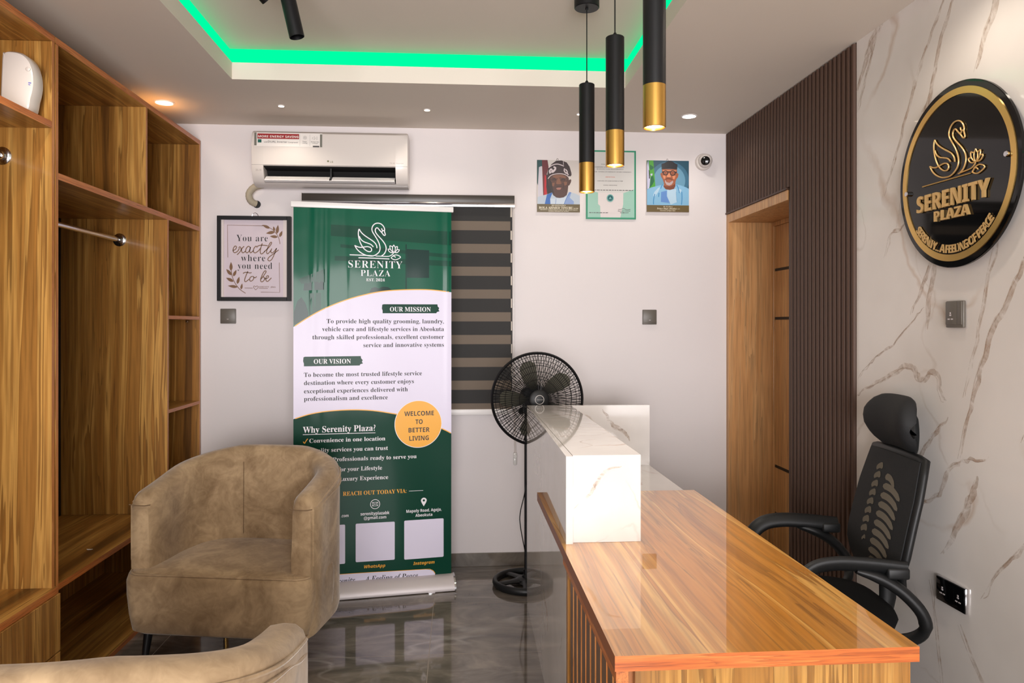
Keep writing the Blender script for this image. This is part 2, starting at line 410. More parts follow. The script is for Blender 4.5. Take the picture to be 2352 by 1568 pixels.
for pts, wd in VE:
    p = spline(pts, 5); jit = [(q.x + random.uniform(-.006, .006), q.y + random.uniform(-.006, .006)) for q in p]
    b.stroke(jit, [wd * 0.15, wd * 0.8], fr, 0.0, 1, smooth=2)
    b.stroke([(x + .012, y - .006) for x, y in jit[::2]], [0.002, 0.005], fr, 0.0001, 1, smooth=2)
struct(b.build('wall_right', [M['marble'], M['vein']], smooth=0, origin=(1.64, 0, 0)))
b = MB(); b.box(1.652, 2.997, 0, 1.95, 3.635, 2.6); b.box(1.652, 3.635, 2.117, 1.95, 4.49, 2.6); b.box(1.652, 4.46, 0, 1.92, 4.49, 2.117); b.box(1.93, 3.635, 0, 1.95, 4.6, 2.117)
struct(b.build('wall_right_backing', M['slat'], smooth=0))
b = MB(); P_ = 0.0385; k_ = 0
y = 3.0
while y < 4.485:
    z0 = 0.0 if y + P_ < 3.64 else 2.117
    y1 = min(y + P_ * 0.66, 4.489)
    b.loft([[(1.651, y - .001, zz), (1.630, y + .004, zz), (1.628, y + .007, zz), (1.628, y1 - .007, zz), (1.630, y1 - .004, zz), (1.651, y1 + .001, zz)] for zz in (z0, 2.595)], 0)
    y += P_
b.box(1.640, 2.9985, 0, 1.651, 3.634, 2.598); b.box(1.640, 3.634, 2.115, 1.651, 4.489, 2.598); b.box(1.626, 3.636, 2.107, 1.651, 4.489, 2.116)
struct(b.build('trim_1', M['slat'], smooth=30))

dr = bpy.data.objects.new('door_1', None); COL.objects.link(dr); dr.location = (1.8, 4.04, 0); struct(dr)
b = MB(); b.box(1.632, 4.452, 0, 1.925, 4.488, 2.107, bev=0.002); b.box(1.632, 3.637, 2.055, 1.925, 4.452, 2.106, bev=0.002); b.box(1.66, 3.637, 0, 1.925, 3.66, 2.055)
b.box(1.90, 4.425, 0, 1.925, 4.452, 2.055, bev=.002); b.box(1.90, 3.66, 2.03, 1.925, 4.425, 2.055, bev=.002)
struct(b.build('door_frame', M['oak'], dr, smooth=0))
b = MB(); b.box(1.912, 3.662, 0.006, 1.926, 4.424, 2.029)
lf = struct(b.build('door_leaf', M['oak'], dr, smooth=0))
for zz in (0.30, 0.585, 1.475, 1.767):
    b = MB(); b.box(1.9095, 3.70, zz - .008, 1.913, 4.424, zz + .008); struct(b.build('black_inlay', M['black'], lf, smooth=0))

# ---------------------------------------------------------------- wardrobes on the left
XF, XB = -1.487, -2.012
WM = [M['wood_z'], M['edge'], M['wood_y']]
def upright(name, par, y0, y1, z0, z1, x0=XB, x1=XF):
    q = MB(); fs = q.box(x0, y0, z0, x1, y1, z1, 0, edge=1, ea=0); return q.build(name, [M['wood_z'], M['edge_z']], par, smooth=0)
def flat(name, par, y0, y1, z0, z1, x0=XB, x1=XF):
    q = MB(); fs = q.box(x0, y0, z0, x1, y1, z1, 2, edge=1, ea=0); return q.build(name, WM, par, smooth=0)
def rail(par, y0, y1, x, z):
    q = MB(); q.cyl((x, y0 + .003, z), (x, y1 - .003, z), 0.0125, n=20); r = q.build('hanging_rail', M['chrome'], par)
    for ya, d in ((y0, 1), (y1, -1)):
        q = MB(); q.lathe([(0.033, 0), (0.033, .004), (0.028, .008), (0.019, .010), (0.018, .03), (.0126, .031)], (x, ya, z), (0, d, 0), 24); q.build('rail_flange', M['chrome'], r)
A = thing('wardrobe', 'open teak wardrobe with lower drawers at the left edge holding a white plastic device', 'wardrobe', (-1.75, 2.45, 0), group='teak wardrobes on the left wall')
upright('side_panel', A, 1.90, 1.92, 0, 2.474); upright('side_panel', A, 2.878, 2.897, 0, 2.474)
flat('top_panel', A, 1.90, 2.8985, 2.475, 2.50); flat('shelf', A, 1.9205, 2.8775, 2.155, 2.18); flat('seat_board', A, 1.9205, 2.8975, 0.442, 0.468, XB, XF + .012)
q = MB(); q.box(XB - .008, 1.90, 0, XB - .0005, 2.897, 2.474); q.build('back_panel', WM, A, smooth=0)
for z0, z1 in ((0.012, 0.224), (0.230, 0.440)):
    q = MB(); q.box(XF + .0005, 1.90, z0, XF + .017, 2.905, z1, bev=.001); q.build('drawer', [M['wood_z']], A, smooth=0)
rail(A, 1.92, 2.878, -1.66, 2.05)
Bw = thing('wardrobe', 'open teak wardrobe with long hanging bay and narrow shelf column behind the armchair', 'wardrobe', (-1.75, 3.69, 0), group='teak wardrobes on the left wall')
upright('side_panel', Bw, 2.905, 2.923, 0, 2.474); upright('side_panel', Bw, 4.458, 4.476, 0, 2.474)
flat('top_panel', Bw, 2.903, 4.478, 2.475, 2.50); flat('shelf', Bw, 2.9235, 4.4575, 1.975, 2.0)
upright('divider', Bw, 3.713, 3.731, 2.0005, 2.4745); upright('divider', Bw, 3.98, 3.998, 0.469, 1.9745)
flat('seat_board', Bw, 2.9235, 4.4575, 0.444, 0.468); flat('bottom_board', Bw, 2.9235, 4.4575, 0.0, 0.022)
flat('small_shelf', Bw, 3.9985, 4.4575, 1.465, 1.483); flat('small_shelf', Bw, 3.9985, 4.4575, 0.98, 0.998)
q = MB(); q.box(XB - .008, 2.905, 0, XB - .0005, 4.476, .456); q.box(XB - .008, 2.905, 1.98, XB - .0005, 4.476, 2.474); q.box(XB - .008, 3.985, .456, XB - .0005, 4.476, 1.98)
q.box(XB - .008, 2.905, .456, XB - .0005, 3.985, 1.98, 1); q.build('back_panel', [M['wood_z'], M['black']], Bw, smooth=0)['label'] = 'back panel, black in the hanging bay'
rail(Bw, 2.923, 3.98, -1.723, 1.868)
for yy, zz, dz in ((4.445, 2.004, 0), (4.40, 1.455, 0)):
    q = MB(); q.lathe([(0.007, 0), (0.007, .004), (.004, .008)], (XF - .05, yy, zz), (1, 0, 0) if dz else (0, -1, 0), 14); q.build('screw_cap', M['chrome'], Bw)

# white D-shaped device on the shelf
A2 = thing('plastic_device', 'white D-shaped plastic device standing on the upper shelf of the left wardrobe', 'device', (-1.55, 2.80, 2.18))
D_ = [(-.060, 0), (.030, 0), (.048, .05), (.058, .10), (.055, .15), (.040, .19), (.012, .215), (-.03, .222), (-.046, .215), (-.052, .20)]
D_ = [tuple(p) for p in spline(D_ + [D_[0]], 3)][:-1]
q = MB(); f_ = lambda s: [(-1.552 + (u + .005) * s - .005, 2.18 + .111 + (v - .111) * s) for u, v in D_]
q.loft([[(u, yy, max(v, 2.1802)) for u, v in f_(s)] for s, yy in ((.84, 2.772), (.94, 2.776), (1.0, 2.788), (1.0, 2.83), (.95, 2.838))], 0)
q.build('device_body', M['white_pl'], A2)
q = MB(); q.lathe([(.008, 0), (.008, .002), (.005, .004)], (-1.513, 2.7725, 2.335), (0, -1, 0), 16); q.build('button', M['white_pl'], A2)
fw = lambda u, v, w: (u, 2.7718 - w, v); BP_ = mat('blue_print', c(110, 112, 190), .5)
for P_ in ([(-1.512, 2.285), (-1.502, 2.284), (-1.502, 2.288), (-1.512, 2.289)], [(-1.512, 2.279), (-1.505, 2.278), (-1.505, 2.281), (-1.512, 2.282)]):
    q = MB(); q.poly(P_, fw); q.build('printed_mark', BP_, A2)
q = MB(); q.poly([(-.016, 0), (-.007, -.008), (.006, -.006), (.012, .002), (.0, .008)], lambda u, v, w: (-1.577 + u, 3.359 + v, .4686 + w + u * u * 12), 0, 0)
tag(q.build('paper_scrap', M['white_sat']), 'tiny white paper scrap lying on the wardrobe seat board', 'paper scrap')

# ---------------------------------------------------------------- tub armchairs
def shell_path(n=44):
    a, bq, cy, ex = 0.342, 0.265, -0.03, 2.3
    pts = []
    for i in range(8): pts.append((-a, -0.275 + (cy + 0.275) * i / 8))
    for i in range(29):
        t = PI - PI * i / 28
        ct, st = math.cos(t), math.sin(t)
        pts.append((a * math.copysign(abs(ct) ** (2 / ex), ct), cy + bq * abs(st) ** (2 / ex)))
    for i in range(1, 9): pts.append((a, cy - (cy + 0.275) * i / 8))
    P = [Vector(p) for p in pts]
    L = [0.0]
    for p, q in zip(P, P[1:]): L.append(L[-1] + (q - p).length)
    out = []
    for k in range(n):
        d = L[-1] * k / (n - 1); i = 0
        while i < len(P) - 2 and L[i + 1] < d: i += 1
        f = (d - L[i]) / max(1e-9, L[i + 1] - L[i]); out.append(P[i] * (1 - f) + P[i + 1] * f)
    return out
def rim_h(u):
    f = min(1.0, 1.25 * (1 - abs(2 * u - 1))); return 0.745 + 0.126 * (f * f * (3 - 2 * f) * .35 + f * .65)
def armchair(loc, rz, label):
    T = thing('tub_armchair', label, 'armchair', loc, rz, 'tan velvet tub armchairs')
    n = 52; P = shell_path(n); rings = []; rim_out = []; rim_in = []
    nr = []
    for i in range(n):
        d = (P[min(i + 1, n - 1)] - P[max(i - 1, 0)]).normalized(); nr.append(Vector((d.y, -d.x)) * -1)
    for i in range(n):      # outward normal: away from the centre
        if nr[i].dot(P[i] - Vector((0, -0.05))) < 0: nr[i] = -nr[i]
        u = i / (n - 1); h = rim_h(u)
        e = min(i, n - 1 - i)
        k = {0: 0.72, 1: 0.93}.get(e, 1.0); dz = {0: 0.022, 1: 0.006}.get(e, 0)
        th = 0.052 * k; h -= dz
        r = []
        prof = [(th * .80, 0.187), (th * .97, 0.22), (th * 1.0, 0.40), (th * 1.02, h - .10), (th * 1.0, h - .045), (th * .86, h - .017), (th * .5, h - .003), (0, h), (-th * .5, h - .004), (-th * .86, h - .020), (-th * 1.0, h - .05), (-th * 1.02, h - .12), (-th * 1.15, 0.50), (-th * 1.1, 0.36), (-th * .9, 0.20)]
        wob = 0.003 * math.sin(u * 21) + 0.002 * math.sin(u * 47 + 1)
        for o, z in prof:
            q = P[i] + nr[i] * (o + (wob if 0.3 < z < h - .02 else 0)); r.append((q.x, q.y, z))
        rings.append(r)
        q = P[i] + nr[i] * th * 1.0; rim_out.append((q.x, q.y, h - .040)); 
    q = MB(); q.loft(rings, 0); q.build('back_shell', M['velvet'], T, smooth=60, world=False)
    # seam along the outer rim and down each arm front
    q = MB(); q.tube(rim_out[1:-1], 0.0048, 6); q.build('rim_piping', M['velvet'], T, world=False)
    q = MB(); q.tube([(x, y, z - .026 - .006 * math.sin(k * .5)) for k, (x, y, z) in enumerate(rim_out)][2:-2], [.0045 + .0015 * math.sin(k * .7) for k in range(n - 4)], 6); q.build('rim_fold', M['velvet'], T, world=False)
    for s in (-1, 1):
        q = MB(); xo = s * (0.342 + .045)
        q.tube([(xo, -0.262, z) for z in (0.47, .55, .62, .69)] + [(xo - s * .006, -.250, .706)], 0.0045, 6); q.build('front_piping', M['velvet'], T, world=False)
        q = MB(); q.tube([(s * (0.342 + v), -0.279 - .001 * k, 0.700 - .004 * k) for k, v in ((0, -.046), (1, -.02), (1, .02), (0, .046))], 0.002, 5); q.build('arm_seam', M['velvet_d'], T, world=False)
    q = MB()
    for pt in ((-0.085, 0),):
        i = int(n * .42); q.tube([(P[i].x - nr[i].x * o, P[i].y - nr[i].y * o, z) for o, z in ((.054, .80), (.0545, .74), (.056, .64), (.059, .54), (.06, .47))], 0.0012, 5)
    q.build('back_seam', M['velvet_d'], T, world=False)
    # seat block
    q = MB(); rings = []
    def plan(sx, fy, by, r):
        o = []
        for cx, cyy, a0 in ((sx - r, fy + r, -90), (sx - .05, by - .05, 0), (-sx + .05, by - .05, 90), (-sx + r, fy + r, 180)):
            rr = r if cyy < 0 else .05
            for k in range(7): t = math.radians(a0 + 15 * k); o.append((cx + rr * math.cos(t), cyy + rr * math.sin(t)))
        return o
    lev = [(0.186, .352, -.305), (0.20, .374, -.322), (0.26, .384, -.328), (0.34, .390, -.334), (0.40, .390, -.336), (0.425, .384, -.330), (0.436, .366, -.314)]
    for z, sx, fy in lev: rings.append([(x, y, z + .006 * math.sin(x * 9) * (1 if z > .3 else 0)) for x, y in plan(sx, fy, -.02, .06)])
    base = plan(.31, -.26, .19, .06); rings.append([(x, y, .446) for x, y in base]); rings.append([(x * .7, y * .7, .452) for x, y in base]); rings.append([(x * .3, y * .3, .454) for x, y in base])
    q.loft(rings, 0); q.build('seat', M['velvet'], T, smooth=60, world=False)
    q = MB(); top = [(x, y, .4315 + .006 * math.sin(x * 9)) for x, y in plan(.378, -.3245, .20, .06) if y < -.24]
    top.sort(key=lambda p: math.atan2(p[1] + .1, p[0])); q.tube(top, .0045, 6); q.build('seat_piping', M['velvet'], T, world=False)
    for sx in (-1, 1):
        for sy in (-1, 1):
            q = MB(); x0, y0 = sx * (.322 if sy < 0 else .17), (-.245 if sy < 0 else .12); x1, y1 = x0 + sx * .018, y0 + sy * .018
            q.cyl((x0, y0, .19), (x0 + (x1 - x0) * .62, y0 + (y1 - y0) * .62, .070), .019, .0135, 20)
            lg = q.build('leg', M['black'], T, world=False)
            q = MB(); q.cyl((x0 + (x1 - x0) * .62, y0 + (y1 - y0) * .62, .070), (x1, y1, 0.0), .0137, .0095, 20)
            q.build('gold_tip', M['brass'], lg, world=False)
    q = MB(); q.box(-.335, -.27, .17, .335, .12, .19); q.build('base_board', M['black'], T, world=False, smooth=0)
    return T
ch1 = armchair((-0.908, 3.385, 0), math.radians(-10.6), 'tan velvet tub armchair facing the camera in front of the banner and wardrobe')
dup(ch1, (-0.735, 1.520, 0), math.radians(181.5), 'tan velvet tub armchair nearest the camera, seen from behind')

# ---------------------------------------------------------------- reception desk (wood) and counter (marble)
M['slat_f'] = mat('grey_brown_slat_face', c(112, 84, 62), .35)
T = thing('reception_desk', 'honey wood reception desk with slatted side in front of the office chair', 'desk', (0.65, 2.3, 0))
q = MB(); fs = q.box(.325, 1.545, .7115, .985, 3.088, .744, 2)
for f in fs:
    cm = f.calc_center_median()
    if cm.z > .7435: f.material_index = 0
    elif cm.x < .326: f.material_index = 1
q.build('desktop', [M['desk_y'], M['edge_dark'], M['edge_x']], T, smooth=0)
q = MB(); q.box(.372, 1.562, 0, .975, 1.582, .7110); q.build('end_panel', M['desk_z'], T, smooth=0)
q = MB(); q.box(.354, 1.583, 0, .372, 2.343, .7110); q.build('front_backing', mat('dark_walnut_panel', c(150, 92, 48), .4), T, smooth=0)
q = MB(); q.box(.328, 1.547, .686, .3538, 2.343, .7112); q.build('top_rail', M['edge'], T, smooth=0)
q = MB(); q.box(.328, 1.547, 0.0, .3538, 2.343, .03); q.build('bottom_rail', M['edge'], T, smooth=0)
y = 1.585
while y < 2.28:
    q = MB(); fs = q.box(.343, y, .0302, .3535, y + .052, .6858, 1); fs[0].material_index = 0; q.build('slat', [M['slat_f'], M['edge_z']], T, smooth=0); y += .072
q = MB(); q.box(.338, 2.312, .0302, .3538, 2.3428, .6858); q.build('post', M['desk_z'], T, smooth=0)
q = MB(); q.box(.62, 2.90, 0, .638, 2.92, .711); q.box(.62, 1.583, 0.0, .638, 2.9, .70); q.build('inner_panel', M['desk_z'], T, smooth=0)

T = thing('reception_counter', 'raised white marble counter wrapped around the far end of the wooden desk', 'counter', (0.66, 3.1, 0))
MC = M['marble_c']
q = MB(); q.box(.338, 2.345, 0, .3598, 3.866, .7110); q.box(.338, 2.345, .7445, .3598, 3.866, 1.02); q.box(.338, 3.09, .7110, .3598, 3.866, .7445)
for v in q.bm.verts:
    if v.co.x < .34: v.co.x += (v.co.y - 2.345) / 1.521 * .0165
q.build('front_panel', MC, T, smooth=0)
q = MB(); q.box(.3620, 2.362, .7445, .58, 3.839, 1.02)
bfr = lambda u, v, w: (u, 2.3618 - w, v); tfr = lambda u, v, w: (u, v, 1.0202 + w)
for pts, wd in (([(.362, .853), (.404, .8825), (.425, .91), (.445, .944), (.472, .972), (.52, .985)], .012), ([(.43, .915), (.45, .955), (.47, .965)], .008)): q.stroke([(x + random.uniform(-.002, .002), y + random.uniform(-.002, .002)) for x, y in [tuple(a) for a in spline(pts, 4)]], [.002, wd], bfr, 0, 1, smooth=2)
for pts in ([(.363, 2.75), (.42, 2.80), (.50, 2.78), (.58, 2.86)], [(.363, 3.02), (.45, 3.0), (.52, 3.05), (.58, 3.04)], [(.40, 2.5), (.46, 2.56), (.43, 2.64), (.50, 2.70)], [(.363, 3.3), (.47, 3.32), (.58, 3.30)]): q.stroke(pts, [.003, .006], tfr, 0, 1, smooth=4)
q.build('raised_block', [MC, M['vein']], T, smooth=0)
q = MB(); q.box(.3605, 3.84, 0, .99, 3.866, 1.02)
rfr = lambda u, v, w: (u, 3.8397 - w, v)
for pts, wd in (([(.745, 1.0), (.765, .965), (.80, .917), (.845, .89), (.875, .86), (.885, .835)], .020), ([(.757, .97), (.81, .90), (.85, .895)], .010)): q.stroke([(x + random.uniform(-.004, .004), y + random.uniform(-.003, .003)) for x, y in [tuple(a) for a in spline(pts, 4)]], [.003, wd], rfr, 0, 1, smooth=2)
q.build('return_panel', [MC, M['vein']], T, smooth=0)
q = MB(); q.box(.3605, 3.0895, .685, .985, 3.8395, .711); q.build('low_slab', MC, T, smooth=0)
q = MB(); q.box(.96, 3.12, 0, .985, 3.8395, .6848); q.build('support_panel', MC, T, smooth=0)

# ---------------------------------------------------------------- office chair (faces -X)
M['mesh'] = mat('black_chair_mesh', c(20, 21, 23), 0.75); t_ = NT(M['mesh']); t_.bump(t_.noise(t_.coord(), 420, 1.0), .5, .001)
M['seatf'] = mat('black_seat_fabric', c(13, 13, 14), 0.95, spec=.15)
M['meshopen'] = mat('see_through_mesh_weave', c(112, 105, 94), 0.9, spec=.1)
T = thing('office_chair', 'black mesh office chair with headrest between the desk and the marble wall', 'office chair', (1.30, 2.62, 0))
def bx(s, v):   # backrest centre surface: s -1..1 across (y), v 0..1 up
    x = 1.470 + .108 * max(0, v - .2) ** 1.15 + .35 * max(0, .22 - v) ** 2 + .011 * s * s; z = .545 + .435 * v - .008 * s * s
    hw = .212 - .015 * abs(v - .35) - .018 * max(0, v - .72) / .28 - .04 * max(0, .25 - v) / .25
    return Vector((x, 2.62 + s * hw, z))
def back_fr(u, v, w): p = bx(u, v); return (p.x - w, p.y, p.z)
q = MB(); ns, nv = 15, 15
gridF = [[q.bm.verts.new(back_fr(-1 + 2 * i / (ns - 1), j / (nv - 1), .006)) for i in range(ns)] for j in range(nv)]
gridB = [[q.bm.verts.new(back_fr(-1 + 2 * i / (ns - 1), j / (nv - 1), -.006)) for i in range(ns)] for j in range(nv)]
for G in (gridF, gridB):
    for j in range(nv - 1):
        for i in range(ns - 1): q.bm.faces.new((G[j][i], G[j][i + 1], G[j + 1][i + 1], G[j + 1][i]))
for j in range(nv - 1):
    for i in (0, ns - 1): q.bm.faces.new((gridF[j][i], gridF[j + 1][i], gridB[j + 1][i], gridB[j][i]))
for i in range(ns - 1):
    for j in (0, nv - 1): q.bm.faces.new((gridF[j][i], gridF[j][i + 1], gridB[j][i + 1], gridB[j][i]))
def slot(s0, s1, vf, th, n=8):
    V = []; F = []
    for j in range(n + 1):
        f = j / n; e_ = min(1, 6 * f + .35, 6 * (1 - f) + .35); v = vf(f)
        V += [(s0 + (s1 - s0) * f, v - th * e_ / 2, 0), (s0 + (s1 - s0) * f, v + th * e_ / 2, 0)]
        if j: F.append([2 * j - 2, 2 * j, 2 * j + 1, 2 * j - 1])
    q.raw(V, F, back_fr, .0072, 1)
for k in range(10):      # woven see-through openings
    v0 = .80 - .074 * k
    slot(-.06, -.66 if k else -.42, lambda f: v0 - .045 * f + .022 * math.sin(PI * f) - .012 * max(0, f - .6), .052)
    if k < 9: slot(.12, .37 if k < 8 else .26, lambda f: v0 + .060 + .012 * math.sin(f * 5), .050 if k < 8 else .03, 6)
q.build('backrest', [M['mesh'], M['meshopen']], T, smooth=50)
q = MB(); loop = [bx(-1, k / 10) for k in range(11)] + [bx(-1 + k / 6, 1.0) for k in range(1, 12)] + [bx(1, 1 - k / 10) for k in range(11)] + [bx(1 - k / 6, 0) for k in range(1, 12)]
q.tube([p + Vector((.012, 0, 0)) for p in loop], .0145, 10, loop=True, flat=1.35); q.build('back_frame', M['black_pl'], T, smooth=60)
q = MB(); sp = spline([(1.44, 2.62, .40), (1.530, 2.62, .43), (1.535, 2.62, .60), (1.572, 2.62, .80), (1.598, 2.62, .99)], 4); q.tube(sp, .020, 12, flat=1.5); q.build('back_spine', M['black_pl'], T, smooth=60)
# headrest: curved pad with a C-shaped section
HR = bpy.data.objects.new('headrest', None)
q = MB(); rings = []
for i in range(17):
    s = -1 + i / 8; yy = 2.62 + s * .162; x0 = 1.512 + .028 * s * s * -1 + .024; e = math.sqrt(max(0.0, 1 - abs(s) ** 5)); e = max(e, .22)
    r = []
    for k in range(20):
        t = 2 * PI * k / 20; ct, st = math.cos(t), math.sin(t)
        bend = .030 * (st * st)     # pad wraps backwards at top and bottom
        r.append((x0 - .036 * ct * e - .01 + bend + .030, yy, 1.085 + (.098 * math.copysign(abs(st) ** .8, st)) * e + .012 * ct))
    rings.append(r)
q.loft(rings, 0); hd = q.build('headrest', M['mesh'], T, smooth=60)
q = MB(); q.tube(spline([(1.604, 2.62, .97), (1.618, 2.62, 1.01), (1.622, 2.62, 1.05), (1.612, 2.62, 1.09), (1.585, 2.62, 1.11)], 4), [.016] * 17, 10, flat=2.0); q.build('headrest_bracket', M['black_pl'], T, smooth=60)
# seat
q = MB(); rings = []
def splan(a, bq, n=36, ex=3.2):
    o = []
    for k in range(n):
        t = 2 * PI * k / n; ct, st = math.cos(t), math.sin(t); o.append((1.275 + a * math.copysign(abs(ct) ** (2 / ex), ct), 2.62 + bq * math.copysign(abs(st) ** (2 / ex), st)))
    return o
for z, a, bq in ((.405, .215, .215), (.415, .238, .238), (.44, .246, .246), (.458, .238, .238), (.467, .21, .21), (.470, .12, .12), (.470, .03, .03)): rings.append([(x, y, z) for x, y in splan(a, bq)])
q.loft(rings, 0); q.build('seat', M['seatf'], T, smooth=60)
q = MB(); q.box(1.10, 2.46, .378, 1.45, 2.78, .404, bev=.008); q.build('seat_pan', M['black_pl'], T)
for s in (-1, 1):
    yy = 2.62 + s * .275; q = MB()
    pts = [(1.22, 2.62 + s * .20, .392), (1.16, 2.62 + s * .262, .41), (1.122, yy, .50), (1.130, yy, .595), (1.172, yy, .645), (1.24, yy, .662), (1.34, yy, .660), (1.465, yy, .648)]
    q.tube(spline(pts, 5), [.015] * 6 + [.015 + .003 * min(1, k / 14) for k in range(30)], 12, flat=1.65)
    pts = [(1.31, yy, .640), (1.38, yy, .620), (1.45, yy + s * .012, .578), (1.508, yy + s * .024, .512), (1.518, yy + s * .014, .45), (1.475, 2.62 + s * .24, .402), (1.40, 2.62 + s * .17, .392)]
    q.tube(spline(pts, 5), [.012, .016, .020, .023, .026] + [.028] * 14 + [.023] * 12, 12, flat=.7)
    q.box(1.40, yy - .026, .618, 1.472, yy + .026, .656, bev=.008)
    q.build('armrest', M['black_pl'], T, smooth=60)
q = MB(); q.cyl((1.275, 2.62, .085), (1.275, 2.62, .38), .026); q.build('gas_column', M['black_pl'], T)
for k in range(5):
    a = 2 * PI * k / 5 + .3; dx, dy = math.cos(a), math.sin(a); q = MB()
    q.tube([(1.275, 2.62, .105), (1.275 + dx * .12, 2.62 + dy * .12, .10), (1.275 + dx * .265, 2.62 + dy * .265, .075)], [.026, .022, .016], 10); lg = q.build('base_arm', M['black_pl'], T)
    q = MB(); cx_, cy_ = 1.275 + dx * .265, 2.62 + dy * .265; q.cyl((cx_ - dy * .02, cy_ + dx * .02, .027), (cx_ + dy * .02, cy_ - dx * .02, .027), .027, n=20); q.cyl((cx_, cy_, .03), (cx_, cy_, .075), .007, n=10); q.build('caster', M['black_pl'], lg)

T.rotation_euler = (0, 0, math.radians(-6))

# ---------------------------------------------------------------- pedestal fan
T = thing('pedestal_fan', 'black pedestal fan on a round spoked base standing beside the window blind', 'fan', (0.376, 4.146, 0))
fx, fy = 0.376, 4.146
q = MB(); q.tube([(fx + .172 * math.cos(2 * PI * k / 48), fy + .172 * math.sin(2 * PI * k / 48), .020) for k in range(48)], .0155, 10, loop=True, flat=1.3)
for k in range(5):
    a = 2 * PI * k / 5 + .9; dx, dy = math.cos(a), math.sin(a)
    q.tube([(fx + dx * .02, fy + dy * .02, .030), (fx + dx * .09, fy + dy * .09, .026), (fx + dx * .168, fy + dy * .168, .020)], [.036, .022, .024], 8, flat=.45)
q.lathe([(.058, .022), (.056, .036), (.040, .044), (.026, .046)], (fx, fy, 0), (0, 0, 1), 28); q.build('round_base', M['black_pl'], T, smooth=50)
q = MB(); q.cyl((fx, fy, .04), (fx, fy, .975), .0105); q.lathe([(.024, .044), (.024, .052), (.016, .06), (.016, .085), (.011, .09)], (fx, fy, 0), (0, 0, 1), 20); q.build('pole', M['black'], T)
FC = Vector((0.421, 3.985, 1.042)); ax = Vector((0.06, -1.0, 0.02)).normalized(); U_ = Vector((0, 0, 1)).cross(ax).normalized() * -1; V_ = ax.cross(U_).normalized()
if V_.z < 0: V_ = -V_
def ff(r, a, h): return FC + (U_ * math.cos(a) + V_ * math.sin(a)) * r + ax * h
q = MB(); q.lathe([(.03, -.17), (.06, -.165), (.072, -.14), (.074, -.10), (.068, -.06), (.05, -.052)], FC, ax, 28); q.lathe([(.017, -.06), (.014, .0)], (fx, fy, .985), (.3, -.5, .4), 14); q.box(fx - .018, fy - .05, .955, fx + .030, fy + .02, 1.01, bev=.006); q.build('motor_housing', M['black_pl'], T, smooth=45)
q = MB(); R0 = .243
q.tube([ff(R0, 2 * PI * k / 72, 0) for k in range(72)], .0075, 8, loop=True, flat=1.5)
def dome(r, sgn): f = r / R0; return sgn * (.062 * (1 - f ** 3.2)) 
for k in range(96):
    a = 2 * PI * k / 96
    q.tube([ff(r, a + .10 * (1 - r / R0), dome(r, 1)) for r in (.05, .09, .13, .17, .205, .228, .242)], .0016, 4)
for k in range(64):
    a = 2 * PI * k / 64 + .03
    q.tube([ff(r, a - .05 * (1 - r / R0), dome(r, -1)) for r in (.06, .11, .16, .21, .242)], .0014, 4)
for r in (.105, .145, .178, .206, .226): q.tube([ff(r, 2 * PI * k / 60, dome(r, 1) + .001) for k in range(60)], .0014, 4, loop=True)
for r in (.12, .19): q.tube([ff(r, 2 * PI * k / 60, dome(r, -1)) for k in range(60)], .0013, 4, loop=True)
q.build('grille', M['black'], T, smooth=60)
q = MB(); q.lathe([(.052, .052), (.052, .064), (.044, .069), (.0, .070)], FC, ax, 36); bd = q.build('grille_badge', M['black_pl'], T, smooth=45)
q = MB(); q.tube([ff(.023, 2 * PI * k / 32, .0705) for k in range(32)], .0014, 6, loop=True); q.build('badge_ring', M['white_pl'], bd)
q = MB()
for k in range(6): p0 = ff(0, 0, .0702) + U_ * (-.0165 + k * .0058); q.tube([p0 - V_ * .002, p0 + V_ * .002], .0011, 4)
q.build('badge_lettering', M['white_pl'], bd)
M['blade'] = mat('smoky_fan_blade', c(88, 86, 74), .3, alpha=.85)
q = MB(); q.lathe([(.045, -.035), (.05, -.02), (.046, .012), (.03, .025)], FC, ax, 28); q.build('blade_hub', M['black_pl'], T, smooth=45)
for k in range(5):
    a0 = math.radians(68 + 72 * k); q = MB(); rings = []
    for j in range(9):
        r = .045 + .160 * j / 8; wdt = (.20 + .28 * math.sin(min(1, j / 6) * PI / 2)) * (1 if j < 8 else .8); dl = .10 * j / 8
        wd2 = wdt * .11 / max(r, .09)
        L = []
        for tt in (-1, -.5, 0, .5, 1): L.append(ff(r - (.012 if abs(tt) == 1 and j == 8 else 0), a0 + dl + tt * wd2 * .8, tt * .020 - .004))
        for tt in (1, .5, 0, -.5, -1): L.append(ff(r - (.012 if abs(tt) == 1 and j == 8 else 0), a0 + dl + tt * wd2 * .8, tt * .020 - .0065))
        rings.append(L)
    q.loft(rings, 0); q.build('blade', M['blade'], T, smooth=60)
q = MB(); q.tube(spline([(fx + .004, fy - .011, .60), (fx - .012, fy - .014, .50), (fx - .035, fy - .016, .40), (fx - .034, fy - .016, .33), (fx - .014, fy - .014, .22), (fx - .004, fy - .012, .17)], 4), .0028, 6); q.build('power_cord', M['black'], T)

